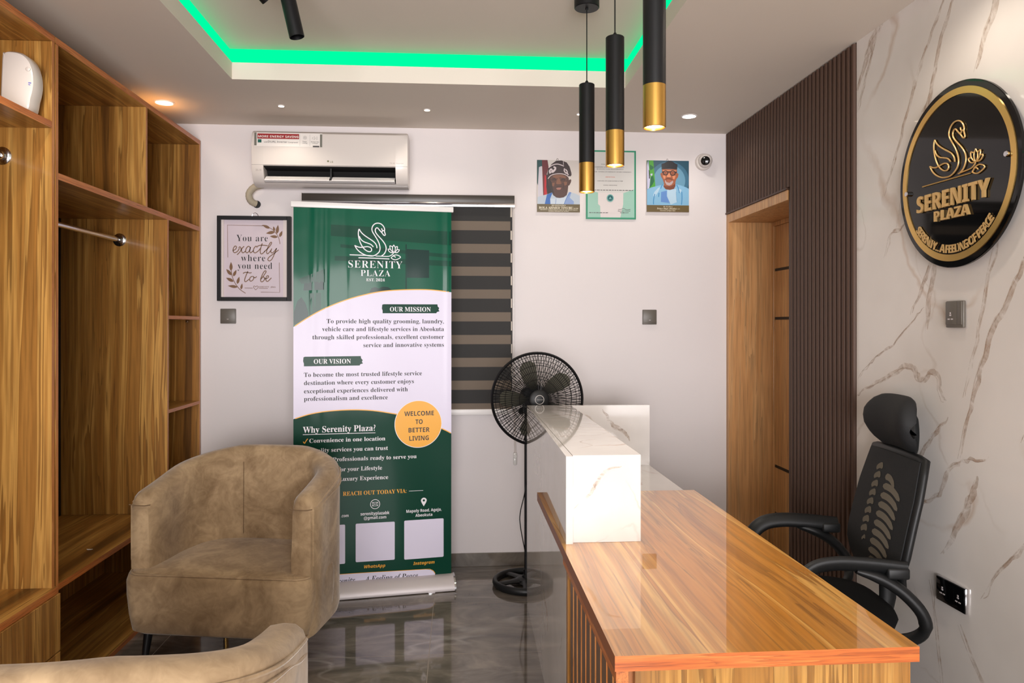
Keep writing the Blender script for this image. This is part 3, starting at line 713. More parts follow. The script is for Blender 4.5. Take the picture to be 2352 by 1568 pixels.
# ---------------------------------------------------------------- swan emblem strokes (shared by banner and wall sign)
SWAN = [
 [(430,640),(480,720),(560,790),(660,840),(760,860),(850,858),(930,820),(990,760),(1006,680),(985,590),(940,500),(880,410),(832,335),(820,270),(845,205),(895,162),(960,148),(1030,165),(1085,215),(1110,275),(1106,320),(1126,385),(1116,408),(1088,403),(1050,355),(1020,325),(988,292),(950,252),(915,258),(895,305),(915,365),(980,440),(1060,520),(1125,610),(1146,690),(1130,760),(1090,820),(1040,852)],
 [(1042,256),(1050,288),(1072,302),(1106,310)], [(1072,302),(1046,338)],
 [(936,690),(922,625),(870,560),(780,500),(680,440),(600,380),(552,325),(530,290),(512,360),(518,450),(548,560),(600,660),(660,725),(730,765),(790,765),(815,725),(790,682),(720,662),(640,672),(560,682),(490,668),(430,640)],
 [(532,440),(572,510),(640,560),(720,585),(800,615),(852,665)]]
LOTUS = [
 [(1320,610),(1290,670),(1298,735),(1325,772),(1350,738),(1356,670),(1320,610)], [(1290,655),(1262,640),(1232,632),(1238,695),(1285,755),(1325,772)], [(1356,662),(1380,650),(1406,645),(1396,705),(1362,755),(1325,772)],
 [(1240,708),(1190,705),(1212,752),(1262,778),(1325,772)], [(1398,712),(1450,712),(1428,752),(1388,778),(1325,772)],
 [(1258,895),(1308,845),(1375,825),(1438,842),(1478,875),(1425,912),(1355,932),(1300,920),(1258,895)], [(1292,852),(1335,858),(1364,882)], [(905,860),(1060,862),(1190,862),(1250,842),(1302,805),(1325,765)]]

# ---------------------------------------------------------------- roll-up banner
BPH = math.radians(9.3); BC = (-0.029 - 0.425 * math.cos(BPH), 4.143 - 0.425 * math.sin(BPH))
T = thing('roll_up_banner', 'tall green and white roll-up banner behind the armchair with a swan emblem', 'banner', (BC[0], BC[1], 0), BPH)
def wav(u, v):
    k = max(0, min(1, (v - .8) / 1.2))
    return (.0045 * math.exp(-((u - .115 - .03 * (v - 1.7)) / .020) ** 2) + .004 * math.exp(-((u - .175 - .01 * (v - 1.7)) / .013) ** 2) - .006 * math.exp(-((u - .06) / .05) ** 2) * k + .003 * math.exp(-((u - .27) / .025) ** 2) + .004 * math.exp(-((u - .82) / .012) ** 2)) * k + .0015 * math.sin(u * 13 + v * 2)
def bf(u, v, w): return (u - .425, -.001 - wav(u, v) - w, v)
GR = dict(top=c(0, 86, 62), low=c(3, 60, 44), dark=c(0, 66, 48), dark2=c(0, 46, 38), white=c(226, 220, 240), yellow=c(244, 172, 40), ink=c(38, 32, 34))
BM = [mat('banner_green_top', GR['top'], .35, spec=.10, coat=.22, coat_rough=.07), mat('banner_white', GR['white'], .4, spec=.25, coat=.06, coat_rough=.2), mat('banner_green_low', GR['low'], .38, spec=.10, coat=.08, coat_rough=.1),
      mat('banner_yellow', GR['yellow'], .4), mat('banner_ink', GR['ink'], .5), mat('banner_green_faded', GR['dark'], .35, spec=.10, coat=.22, coat_rough=.07), mat('banner_green_deep', GR['dark2'], .35, spec=.10, coat=.22, coat_rough=.07), mat('banner_white_print', c(238, 234, 240), .45)]
q = MB(); nu, nv = 90, 30; e0, e1 = .010, .842
G = [[q.bm.verts.new(bf(e0 + (e1 - e0) * i / nu, .04 + 2.014 * j / nv, 0)) for i in range(nu + 1)] for j in range(nv + 1)]
H = [[q.bm.verts.new(bf(e0 + (e1 - e0) * i / nu, .04 + 2.014 * j / nv, -.0012)) for i in range(nu + 1)] for j in range(nv + 1)]
for K in (G, H):
    for j in range(nv):
        for i in range(nu):
            f = q.bm.faces.new((K[j][i], K[j][i + 1], K[j + 1][i + 1], K[j + 1][i])); f.material_index = 2 if K is G else 1
for j in range(nv):
    for i in (0, nu): q.bm.faces.new((G[j][i], G[j + 1][i], H[j + 1][i], H[j][i])).material_index = 1
def lerp_curve(P, u):
    for (a, va), (b_, vb) in zip(P, P[1:]):
        if a <= u <= b_: return va + (vb - va) * (u - a) / (b_ - a)
    return P[0][1] if u < P[0][0] else P[-1][1]
A1 = [tuple(p) for p in spline([(.005, 1.420), (.0744, 1.4673), (.1449, 1.5091), (.2161, 1.5425), (.2878, 1.5702), (.3602, 1.5916), (.4331, 1.6086), (.5067, 1.6191), (.6182, 1.6255), (.7312, 1.6253), (.847, 1.613)], 4)]
A2_ = [tuple(p) for p in spline([(.005, .941), (.0846, .9646), (.1553, .9766), (.2265, .9821), (.2984, .9839), (.3709, .9813), (.4439, .9734), (.5399, .9552), (.6294, .9362), (.7882, .8695), (.847, .838)], 4)]
def band(lo, hi, m, w, n=90, nvv=12, u0=e0, u1=e1):
    R = []
    for i in range(n + 1):
        u = u0 + (u1 - u0) * i / n; a = lo(u); b_ = hi(u); R.append([q.bm.verts.new(bf(u, a + (b_ - a) * j / nvv, w)) for j in range(nvv + 1)])
    for x, y in zip(R, R[1:]):
        for j in range(nvv): q.bm.faces.new((x[j], y[j], y[j + 1], x[j + 1])).material_index = m
f1 = lambda u: lerp_curve(A1, u); f2 = lambda u: lerp_curve(A2_, u)
band(f2, f1, 1, .0004); band(f1, lambda u: 2.0535, 0, .0004)
# faded picture of a building in the green part
def lin(u0, v0, u1, v1): return lambda u: v0 + (v1 - v0) * (u - u0) / (u1 - u0)
band(lin(.20, 1.905, .842, 1.87), lin(.20, 1.965, .842, 1.945), 5, .0007, 50, 2, .20, .842)
band(lin(.25, 1.845, .842, 1.80), lin(.25, 1.862, .842, 1.82), 5, .0007, 50, 2, .25, .842)
band(lin(.22, 1.775, .842, 1.755), lin(.22, 1.80, .842, 1.785), 5, .0007, 50, 2, .22, .842)
band(lin(.60, 1.69, .73, 1.69), lin(.60, 1.845, .73, 1.84), 6, .0009, 12, 2, .60, .72)
band(lin(.593, 1.627, .6, 1.627), lin(.593, 1.87, .6, 1.87), 6, .0009, 2, 4, .593, .599)
q.poly([(.035, 1.675), (.17, 1.73), (.17, 1.70), (.17, 1.66), (.05, 1.65)], bf, .0007, 5, .02)
q.poly([(.065, 1.655), (.165, 1.665), (.165, 1.62), (.06, 1.615)], bf, .0007, 6, .02)
q.poly([(.09, 1.60), (.15, 1.605), (.15, 1.515), (.09, 1.482)], bf, .0007, 5, .02)
q.poly([(.012, 1.435), (.012, 1.50), (.03, 1.56), (.05, 1.58), (.07, 1.55), (.085, 1.50), (.085, 1.475)], bf, .0008, 6, .02)
q.poly([(.40, 1.607), (.41, 1.63), (.43, 1.638), (.45, 1.63), (.47, 1.64), (.50, 1.638), (.52, 1.622)], bf, .0007, 6, .02)
for cv in (A1, A2_): q.stroke([p for p in cv if e0 <= p[0] <= e1], .005, bf, .0011, 3, smooth=0)
# emblem and heading
sw = lambda x, y: (.290 + (x - 285) * .2857 / 1235, 1.739 + (1120 - y) * .0384 / 155 * 1.0)
for s_ in SWAN: q.stroke([sw(*p) for p in s_], .0052, bf, .0013, 7, smooth=3)
for s_ in LOTUS: q.stroke([sw(*p) for p in s_], .0042, bf, .0014, 7, smooth=3)
q.stroke([sw(315, 845), sw(660, 850), sw(850, 858)], .0048, bf, .0012, 7, smooth=3); q.stroke([sw(515, 905), sw(860, 908), sw(1220, 917)], .0048, bf, .0012, 7, smooth=3)
TX = q.text
TX('SERENITY', 'SL', .290, .5757, 1.739, bf, .0013, 7, cap=.0384); TX('PLAZA', 'SL', .3544, .5111, 1.6955, bf, .0013, 7, cap=.0325); TX('EST. 2024', 'S', .3842, .4816, 1.6685, bf, .0013, 7, cap=.0145)
def brush(u0, u1, v0, v1):
    r = random.Random(int(u0 * 1e4)); P = [(u0 + .004, v0), (u1 - .016, v0 + .001), (u1 - .012, v0 + .008), (u1 + .002, v0 + .012), (u1 - .004, v0 + .020), (u1, v0 + .030), (u1 - .008, v1 - .012), (u1 - .010, v1), (u0 + .010, v1 - .001), (u0 + .002, v1 - .004), (u0 + .004, v1 - .016), (u0, v1 - .024), (u0 + .004, v0 + .014)]
    q.poly(P, bf, .0010, 2, .02)
brush(.4662, .7753, 1.4975, 1.547); brush(.0589, .3653, 1.2177, 1.269)
TX('OUR MISSION', 'S', .5089, .7289, 1.5075, bf, .0014, 7, cap=.024); TX('OUR VISION', 'S', .1131, .3037, 1.2305, bf, .0014, 7, cap=.024)
for s_, a, b_, y in (('To provide high quality grooming, laundry,', .1783, .8012, 1.4436), ('vehicle care and lifestyle services in Abeokuta', .1556, .8012, 1.4018), ('through skilled professionals, excellent customer', .106, .8012, 1.359), ('service and innovative systems', .3689, .8012, 1.316),
                     ('To become the most trusted lifestyle service', .0631, .6813, 1.162), ('destination where every customer enjoys', .0631, .6377, 1.1195), ('exceptional experiences delivered with', .0631, .6048, 1.0765), ('professionalism and excellence', .0631, .4978, 1.036)):
    TX(s_, 'S', a, b_, y, bf, .0011, 4, cap=.0222)
TX('Why Serenity Plaza?', 'S', .0579, .4322, .869, bf, .0012, 7, cap=.032); q.stroke([(.0579, .860), (.25, .859), (.4322, .858)], .003, bf, .0012, 7, smooth=4)
for k, (s_, a, b_, y) in enumerate((('Convenience in one location', .0902, .4844, .816), ('Quality services you can trust', .0902, .4984, .7645), ('Trained Professionals ready to serve you', .0902, .6519, .7133), ('Tailored for your Lifestyle', .0902, .4675, .6594), ('A Luxury Experience', .0902, .4999, .608))):
    if k == 2: TX('Professionals ready to serve you', 'S', .2105, b_, y, bf, .0012, 7, cap=.021)
    elif k == 3: TX('for your Lifestyle', 'S', .2400, b_, y, bf, .0012, 7, cap=.021)
    elif k == 4: TX('Luxury Experience', 'S', .2430, b_, y, bf, .0012, 7, cap=.021)
    else: TX(s_, 'S', a, b_, y, bf, .0012, 7, cap=.021)
    q.stroke([(.060, y + .008), (.066, y - .002), (.072, y + .008), (.082, y + .022)], .0045, bf, .0012, 3, smooth=3)
TX('REACH OUT TODAY VIA:', 'S', .2624, .5979, .529, bf, .0012, 3, cap=.021); q.stroke([(.6106, .537), (.65, .5365), (.688, .536)], .0022, bf, .0012, 7, smooth=2)
TX('serenityplazabk', 'B', .3542, .5066, .419, bf, .0012, 7, cap=.0165); TX('@gmail.com', 'B', .3709, .4896, .397, bf, .0012, 7, cap=.0155)
TX('Mapoly Road, Agejo,', 'B', .5964, .7882, .4205, bf, .0012, 7, cap=.0155); TX('Abeokuta', 'B', .6459, .738, .3955, bf, .0012, 7, cap=.0155); TX('.com', 'B', .2530, .2919, .4155, bf, .0012, 7, cap=.0155)
def circ(u, v, r, n=40, a0=0.0, a1=2 * PI): return [(u + r * math.cos(a0 + (a1 - a0) * k / n), v + r * math.sin(a0 + (a1 - a0) * k / n)) for k in range(n)]
q.stroke(circ(.4308, .476, .0245), .0030, bf, .0012, 7, smooth=0, loop=True)
q.stroke([(.416, .467), (.4455, .467), (.4455, .486), (.416, .486)], .0026, bf, .0012, 7, smooth=0, loop=True); q.stroke([(.416, .486), (.4308, .475), (.4455, .486)], .0022, bf, .0013, 7, smooth=0); q.stroke([(.416, .467), (.427, .477)], .0018, bf, .0013, 7, smooth=0); q.stroke([(.4455, .467), (.435, .477)], .0018, bf, .0013, 7, smooth=0)
pin = [(.691, .450), (.679, .471), (.676, .480)] + [(.6915 + .0158 * math.cos(t), .481 + .0158 * math.sin(t)) for t in [PI - PI * k / 12 for k in range(13)]] + [(.707, .480), (.704, .471)]
q.poly(pin, bf, .0012, 7, .01); q.poly(circ(.6915, .482, .0062, 16), bf, .0014, 2, .01)
def rcard(u0, u1, v0, v1, r=.006, w=.0010, m=1):
    P = []
    for cx, cy, a in ((u1 - r, v0 + r, -90), (u1 - r, v1 - r, 0), (u0 + r, v1 - r, 90), (u0 + r, v0 + r, 180)): P += [(cx + r * math.cos(math.radians(a + 30 * k)), cy + r * math.sin(math.radians(a + 30 * k))) for k in range(4)]
    q.poly(P, bf, w, m, .02)
rcard(.3288, .5347, .1721, .3769); rcard(.5853, .7996, .1682, .3785); rcard(.07, .2739, .1687, .3764)
TX('WhatsApp', 'BI', .3731, .4844, .1365, bf, .0012, 3, cap=.0165); TX('Instagram', 'BI', .6339, .7501, .1355, bf, .0012, 3, cap=.0165)
q.poly(circ(.6617, .8975, .1285, 64), bf, .0016, 7, .02); q.poly(circ(.6617, .8975, .1255, 64), bf, .0020, 3, .02)
for s_, a, b_, y in (('WELCOME', .586, .7463, .943), ('TO', .6459, .685, .898), ('BETTER', .6084, .7228, .8535), ('LIVING', .6129, .7183, .809)): TX(s_, 'B', a, b_, y, bf, .0023, 4, cap=.0245)
tagp = [(.05, .045), (.05, .118), (.248, .1135), (.50, .1105), (.70, .1068), (.728, .103), (.7425, .0943), (.752, .080), (.757, .045)]
q.poly(tagp, bf, .0012, 1, .02); q.stroke([(.05, .119), (.248, .1145), (.50, .1115), (.70, .1078), (.729, .1038), (.744, .0948), (.754, .080)], .0025, bf, .0013, 3, smooth=3)
TX('Serenity...', 'SI', .20, .3505, .0655, bf, .0014, 4, cap=.0275); TX('A Feeling of Peace', 'SI', .3745, .6594, .0655, bf, .0014, 4, cap=.0275)
q.build('printed_sheet', BM, T, smooth=60, world=False, fix=False)
q = MB(); q.box(-.428, -.010, 2.0505, .428, .008, 2.080, bev=.003); q.build('top_rail', M['white_sat'], T, world=False)
q = MB(); pr = [(-.075, .004), (-.078, .018), (-.060, .045), (-.030, .068), (-.006, .0745), (.004, .0745), (.004, .060), (.030, .058), (.050, .045), (.054, .02), (.05, .004)]
q.loft([[(x, yy, z) for yy, z in pr] for x in (-.424, .424)], 0); q.build('base_cassette', M['alu'], T, world=False, smooth=50)
for s in (-1, 1):
    q = MB(); q.loft([[(x, yy * 1.06, z * 1.03 + .0005) for yy, z in pr] for x in (s * .424, s * .4325)], 0); q.build('end_cap', M['chrome'], T, world=False, smooth=50)
for s in (-1, 1):
    q = MB(); q.box(s * .30 - .018, -.09, 0, s * .30 + .018, .12, .0042, bev=.001); q.build('foot', M['chrome'], T, world=False)
q = MB(); q.cyl((0, .022, .055), (0, .022, 2.06), .008); q.build('support_pole', M['alu'], T, world=False)

# ---------------------------------------------------------------- air conditioner
T = thing('air_conditioner', 'white split air conditioner unit mounted high on the back wall', 'air conditioner', (-0.7175, 4.49, 2.218))
AX0, AX1 = -.4325, .4325
def acp(mid):
    p = [(-.002, .022), (-.002, .306), (-.10, .310), (-.165, .306), (-.186, .290), (-.192, .26), (-.195, .112)]
    if mid: p += [(-.190, .108), (-.11, .098), (-.085, .060), (-.120, .030), (-.152, .020)]
    else: p += [(-.192, .100), (-.182, .060), (-.160, .025), (-.152, .018)]
    return p + [(-.125, .004), (-.09, .002), (-.03, .010)]
for x0, x1, md in ((AX0, AX0 + .066, 0), (AX1 - .066, AX1, 0)):
    pass
q = MB()
for x0, x1, md in ((AX0, AX0 + .064, False), (AX0 + .064, AX1 - .068, True), (AX1 - .068, AX1, False)):
    P = acp(md)
    sh = lambda x, s=1: [(x, y * s, (z - .15) * s + .15) for y, z in P]
    if x0 == AX0: R = [sh(x0, .985), sh(x0 + .006), sh(x1)]
    elif x1 == AX1: R = [sh(x0), sh(x1 - .006), sh(x1, .985)]
    else: R = [sh(x0), sh(x1)]
    q.loft(R, 0)
q.build('casing', M['white_pl'], T, world=False, smooth=40)
q = MB(); q.loft([[(x, y, z) for y, z in ((-.189, .1075), (-.111, .0975), (-.086, .060), (-.120, .031), (-.118, .034), (-.090, .062), (-.113, .094), (-.186, .1045))] for x in (AX0 + .0645, AX1 - .0685)], 0)
q.build('air_outlet', M['dark'], T, world=False, smooth=0)
q = MB(); q.box(-.004, -.165, .034, .004, -.095, .105); q.build('outlet_divider', M['black_pl'], T, world=False)
for x0, x1 in ((AX0 + .070, -.007), (.007, AX1 - .074)):
    q = MB(); q.loft([[(x, y, z) for y, z in ((-.186, .033), (-.181, .036), (-.150, .056), (-.147, .053), (-.178, .032), (-.184, .029))] for x in (x0, x1)], 0); q.build('louvre_flap', M['white_sat'], T, world=False)
q = MB(); q.loft([[(x, y, z) for y, z in ((-.188, .027), (-.182, .031), (-.160, .024), (-.163, .020))] for x in (AX0 + .068, AX1 - .072)], 0); q.build('lower_vane', M['white_sat'], T, world=False)
q = MB(); q.box(AX0 + .001, -.1956, .1115, AX1 - .001, -.194, .1125); q.build('panel_seam', M['grey_sw'], T, world=False)
acf = lambda u, v, w: (u, -.1935 - w, v) if v < .26 else (u, -.1935 + (v - .26) * .06 - w, v)
ST = [mat('sticker_white', c(232, 226, 220), .35), mat('sticker_red', c(150, 16, 22), .4), mat('sticker_grey', c(112, 110, 100), .4), mat('sticker_ink', c(70, 66, 64), .5), mat('sticker_teal', c(0, 90, 78), .4)]
def ax(px): return AX0 + (px - 578) / 357 * .865
def az(py): return .306 - (py - 298) / 129 * .306
q = MB(); kx, ky = 230 / 2121, 170 / 1568
A_ = lambda x, y: (ax(570 + x * kx), az(280 + y * ky))
def rect(x0, y0, x1, y1, w, m): a = A_(x0, y0); b_ = A_(x1, y1); q.poly([a, (b_[0], a[1]), b_, (a[0], b_[1])], acf, w, m)
rect(130, 222, 1558, 520, .0006, 0); rect(133, 224, 182, 505, .001, 2); rect(1508, 240, 1555, 522, .001, 2); rect(198, 243, 1070, 355, .001, 1); rect(207, 370, 284, 440, .001, 4); rect(1085, 250, 1088, 500, .001, 2); rect(1295, 250, 1298, 500, .001, 2)
a = A_(215, 330); b_ = A_(1058, 330); q.text('MORE ENERGY SAVING', 'B', a[0], b_[0], a[1], acf, .0014, 0, cap=.0125)
a = A_(335, 440); b_ = A_(405, 440); q.text('with', 'P', a[0], b_[0], a[1], acf, .0012, 3); a = A_(418, 438); b_ = A_(825, 438); q.text('DUAL Inverter', 'P', a[0], b_[0], a[1], acf, .0012, 3, cap=.0105); a = A_(840, 440); b_ = A_(1050, 440); q.text('Compressor', 'P', a[0], b_[0], a[1], acf, .0012, 3)
ctr = A_(1192, 320); q.stroke([(ctr[0] + .0095 * math.cos(2 * PI * k / 24), ctr[1] + .0095 * math.sin(2 * PI * k / 24)) for k in range(24)], .0009, acf, .0012, 3, smooth=0, loop=True)
for k in range(4): q.poly([(ctr[0] + .0045 * math.cos(PI / 2 * k + d) * s, ctr[1] + .0045 * math.sin(PI / 2 * k + d) * s) for s, d in ((.2, 0), (1, .4), (1.1, 0), (1, -.4))], acf, .0012, 3)
for s_, x, y in (('Faster', 1190, 415), ('cooling', 1190, 447), ('Quieter than', 1405, 418), ('a whisper', 1405, 450)):
    a = A_(x, y); h_ = .0021 * len(s_); q.text(s_, 'P', a[0] - h_ * .9, a[0] + h_ * .9, a[1], acf, .0012, 3)
q.stroke([A_(1345, 315), A_(1360, 315), A_(1395, 288), A_(1395, 365), A_(1360, 340), A_(1345, 340)], .0009, acf, .0012, 3, smooth=0, loop=True); q.stroke([A_(1445, 290), A_(1445, 365)], .0012, acf, .0012, 3, smooth=0); q.stroke([A_(1410, 315), A_(1418, 330), A_(1410, 345)], .0009, acf, .0012, 3, smooth=0)
rect(1358, 493, 1495, 525, .0012, 3)
q.build('energy_sticker', ST, T, world=False, smooth=0)
BO_ = [mat('badge_olive', c(120, 118, 84), .4), mat('faint_grey_print', c(160, 152, 146), .5)]
q = MB(); a = (ax(752), az(369.5)); q.poly([(a[0] + .0055 * math.cos(2 * PI * k / 24), a[1] + .0055 * math.sin(2 * PI * k / 24)) for k in range(24)], acf, .0012, 0); q.text('LG', 'B', ax(757), ax(763.5), az(373), acf, .0012, 0); q.build('badge_lettering', BO_, T, world=False, smooth=0)
q = MB(); q.text('DUAL Inverter', 'P', ax(894), ax(926), az(374), acf, .0012, 1); q.build('model_lettering', BO_, T, world=False, smooth=0)
q = MB(); q.text('25.10', 'P', ax(587), ax(600), az(394), lambda u, v, w: (u, -.192 + (.10 - v) * .2 - w, v), .0014, 1); q.build('number_lettering', BO_, T, world=False, smooth=0)
q = MB(); px = spline([(AX0 + .03, -.060, .024), (AX0 - .02, -.056, .010), (AX0 - .050, -.048, -.020), (AX0 - .054, -.038, -.048), (AX0 - .043, -.022, -.070), (AX0 - .022, -.006, -.078)], 7)
q.tube(px, [.019 + .0008 * math.sin(k * 2.1) for k in range(len(px))], 14); q.build('drain_hose', mat('wrapped_beige_hose', c(176, 164, 142), .8), T, world=False, smooth=70)
q = MB(); q.lathe([(.022, .0), (.022, .003), (.0, .003)], (AX0 - .020, -.0005, -.080), (0, -1, 0), 24); q.build('wall_hole', M['dark'], T, world=False)

# ---------------------------------------------------------------- zebra roller blind
T = thing('roller_blind', 'black and taupe striped roller blind on the back wall behind the banner', 'blind', (-0.28, 4.49, 0.906))
q = MB(); q.box(-.896, 4.405, 2.150, .330, 4.4895, 2.193, bev=.002); q.build('headrail', mat('dark_brown_headrail', c(62, 56, 50), .35), T)
q = MB(); q.loft([[(x, y, z) for y, z in ((4.402, 2.134), (4.398, 2.142), (4.402, 2.150), (4.409, 2.150), (4.409, 2.128), (4.402, 2.128))] for x in (-.896, .331)], 0); q.box(-.896, 4.409, 2.126, .331, 4.4895, 2.1495); q.build('headrail_trim', M['chrome'], T, smooth=50)
q = MB(); q.box(-.899, 4.40, 2.124, -.8962, 4.4895, 2.196); q.build('end_cap', M['white_pl'], T); q = MB(); q.box(.3305, 4.40, 2.124, .333, 4.4895, 2.196); q.build('end_cap', M['white_pl'], T)
BL = [mat('blind_black_stripe', c(46, 45, 44), .8), mat('blind_taupe_stripe', c(112, 100, 88), .85), mat('blind_sheer_stripe', c(196, 186, 174), .85)]
q = MB(); z = 2.126; k = 0
def strip(x0, x1, z0, z1, y, m): q.box(x0, y, z0, x1, y + .0012, z1, m)
while z > .94:
    h = .080 if k % 2 == 0 else .054; z1 = max(.938, z - h); strip(-.885, .308 + .006 * min(1, (2.12 - z) / 1.1), z1, z, 4.436, k % 2); z = z1; k += 1
z = 2.126; k = 0
while z > .94:
    h = .054 if k % 2 == 0 else .080; z1 = max(.938, z - h); strip(-.885, .319, z1, z, 4.4415, 2 if k % 2 == 0 else 0); z = z1; k += 1
bmesh.ops.remove_doubles(q.bm, verts=q.bm.verts[:], dist=1e-5)
q.build('striped_fabric', BL, T, smooth=0)
q = MB(); q.box(-.887, 4.426, .906, .321, 4.452, .940, bev=.004); q.build('bottom_rail', M['white_sat'], T)
q = MB(); q.tube([(.326, 4.440, 2.13), (.3265, 4.442, 1.2), (.335, 4.470, .66), (.339, 4.474, .63)], .0018, 6); q.tube([(.330, 4.455, 2.13), (.331, 4.456, 1.2), (.343, 4.470, .66), (.339, 4.474, .63)], .0018, 6); q.build('bead_chain', M['white_pl'], T)
q = MB(); q.box(.328, 4.468, .60, .350, 4.489, .675, bev=.006); q.lathe([(.010, 0), (.012, .004), (.010, .008)], (.339, 4.4675, .655), (0, -1, 0), 16); q.build('chain_tensioner', mat('clear_plastic', c(214, 212, 208), .15, coat=.5), T)

# ---------------------------------------------------------------- framed quotation
T = thing('framed_quote', 'black framed quotation print hanging left of the banner', 'picture frame', (-1.18, 4.49, 1.574))
F0, F1, Z0, Z1 = -1.388, -.970, 1.574, 2.066; fw_ = .022
q = MB()
q.box(F0, 4.455, Z0, F0 + fw_, 4.489, Z1, bev=.0015); q.box(F1 - fw_, 4.455, Z0, F1, 4.489, Z1, bev=.0015); q.box(F0 + fw_, 4.455, Z1 - fw_, F1 - fw_, 4.489, Z1, bev=.0015); q.box(F0 + fw_, 4.455, Z0, F1 - fw_, 4.489, Z0 + fw_, bev=.0015); q.build('frame', M['black'], T, smooth=0)
q = MB(); q.box(F0 + fw_, 4.472, Z0 + fw_, F1 - fw_, 4.486, Z1 - fw_, 0)
ff_ = lambda u, v, w: (u, 4.4718 - w, v)
kx = (F1 - F0) / 925; kz = (Z1 - Z0) / 1070
Q = lambda x, y: (F0 + (x - 95) * kx, Z1 - (y - 130) * kz)
QM = [mat('quote_paper', c(206, 192, 200), .5), mat('quote_ink', c(30, 28, 30), .5), mat('quote_bronze', c(118, 84, 54), .4)]
def qt(s_, st, x0, x1, y, cap, m):
    a = Q(x0, y); b_ = Q(x1, y); q.text(s_, st, a[0], b_[0], a[1], ff_, .0006, m, cap=cap * kz)
qt('You are', 'SL', 330, 724, 446, 82, 1); qt('where', 'SL', 388, 692, 697, 82, 1); qt('you need', 'SL', 345, 780, 795, 82, 1)
qt('SERENITY', 'S', 612, 742, 1028, 16, 2); qt('plaza', 'S', 762, 822, 1030, 20, 2)
def qs(pts, w_, sm=4): q.stroke([Q(*p) for p in pts], w_ * kx, ff_, .0006, 2, smooth=sm)
SCR = [[(284, 566), (318, 548), (331, 520), (314, 507), (293, 535), (289, 572), (310, 592), (345, 572), (368, 535)], [(358, 530), (376, 517), (390, 545), (398, 580), (414, 592), (445, 570)], [(428, 510), (405, 530), (375, 580), (338, 618)],
 [(502, 522), (478, 510), (452, 540), (446, 578), (464, 592), (490, 568), (508, 520)], [(508, 520), (497, 566), (508, 592), (545, 562)], [(592, 524), (574, 508), (548, 540), (545, 578), (566, 592), (606, 566), (630, 535)], [(655, 470), (632, 545), (630, 590), (650, 604), (690, 570)], [(590, 510), (640, 494), (722, 500)],
 [(680, 575), (730, 530), (768, 478), (770, 456), (750, 470), (716, 545), (710, 590), (728, 600), (762, 560)], [(774, 536), (762, 572), (776, 592), (806, 572), (836, 530)], [(836, 530), (812, 596), (776, 670), (746, 692), (724, 676), (742, 644), (800, 600), (862, 552)],
 [(474, 824), (446, 890), (432, 940), (448, 956), (492, 922)], [(412, 852), (446, 838), (500, 846), (520, 840)], [(528, 890), (504, 902), (496, 936), (512, 950), (540, 930), (548, 898), (530, 888)], [(546, 900), (566, 906), (584, 890)],
 [(636, 926), (672, 880), (702, 832), (694, 817), (672, 836), (640, 906), (636, 948), (656, 956), (682, 930), (680, 900), (662, 898)], [(680, 915), (700, 918), (728, 904), (734, 884), (716, 882), (700, 912), (704, 942), (726, 950), (770, 906)]]
for s_ in SCR: qs(s_, 11, 5)
qs([(222, 652), (217, 243), (660, 250)], 6, 0); qs([(870, 712), (874, 1090), (636, 1088)], 6, 0); qs([(432, 1036), (535, 1038)], 6, 0); qs([(612, 1039), (725, 1040)], 6, 0)
qs([(572, 1060), (548, 1032), (545, 1016), (558, 1010), (572, 1022), (586, 1010), (602, 1016), (600, 1032), (572, 1060)], 6)
qs([(650, 245), (760, 280), (830, 345), (865, 410), (878, 478)], 7); qs([(262, 780), (275, 880), (310, 970), (370, 1050), (445, 1102)], 8)
def leaf(x0, y0, x1, y1, w_):
    dx, dy = x1 - x0, y1 - y0; L = math.hypot(dx, dy); nx, ny = -dy / L * w_, dx / L * w_
    P = [(x0 + dx * t + nx * s * math.sin(PI * t ** .8), y0 + dy * t + ny * s * math.sin(PI * t ** .8)) for s, ts in ((1, [k / 8 for k in range(9)]), (-1, [1 - k / 8 for k in range(1, 8)])) for t in ts]
    q.poly([Q(*p) for p in P], ff_, .0004, 2)
for L_f in ((752, 280, 655, 238, 18), (815, 325, 700, 345, 20), (850, 390, 750, 380, 18), (810, 315, 795, 255, 14), (838, 350, 855, 235, 20), (872, 390, 908, 310, 18), (262, 820, 263, 708, 20), (268, 875, 202, 798, 20), (290, 890, 330, 808, 18), (295, 955, 200, 908, 20), (340, 985, 366, 893, 18), (345, 1025, 222, 1008, 18), (388, 1055, 402, 978, 14)): leaf(*L_f)
q.build('print', QM, T, smooth=0, fix=False)
q = MB()
q.box(F0 + fw_, 4.4655, Z0 + fw_, F0 + fw_ + .014, 4.4715, Z1 - fw_); CRM = mat('cream_mount', c(214, 202, 198), .5); q.build('mount_strip', CRM, T, smooth=0); q = MB(); q.box(F1 - fw_ - .022, 4.4655, Z0 + fw_, F1 - fw_, 4.4715, Z1 - fw_); q.build('mount_strip', CRM, T, smooth=0)
q = MB(); q.tube(spline([(-1.198, 4.486, 2.064), (-1.192, 4.485, 2.082), (-1.178, 4.485, 2.088), (-1.166, 4.485, 2.080), (-1.160, 4.486, 2.064)], 4), .0016, 6); q.build('hanging_loop', M['chrome'], T)

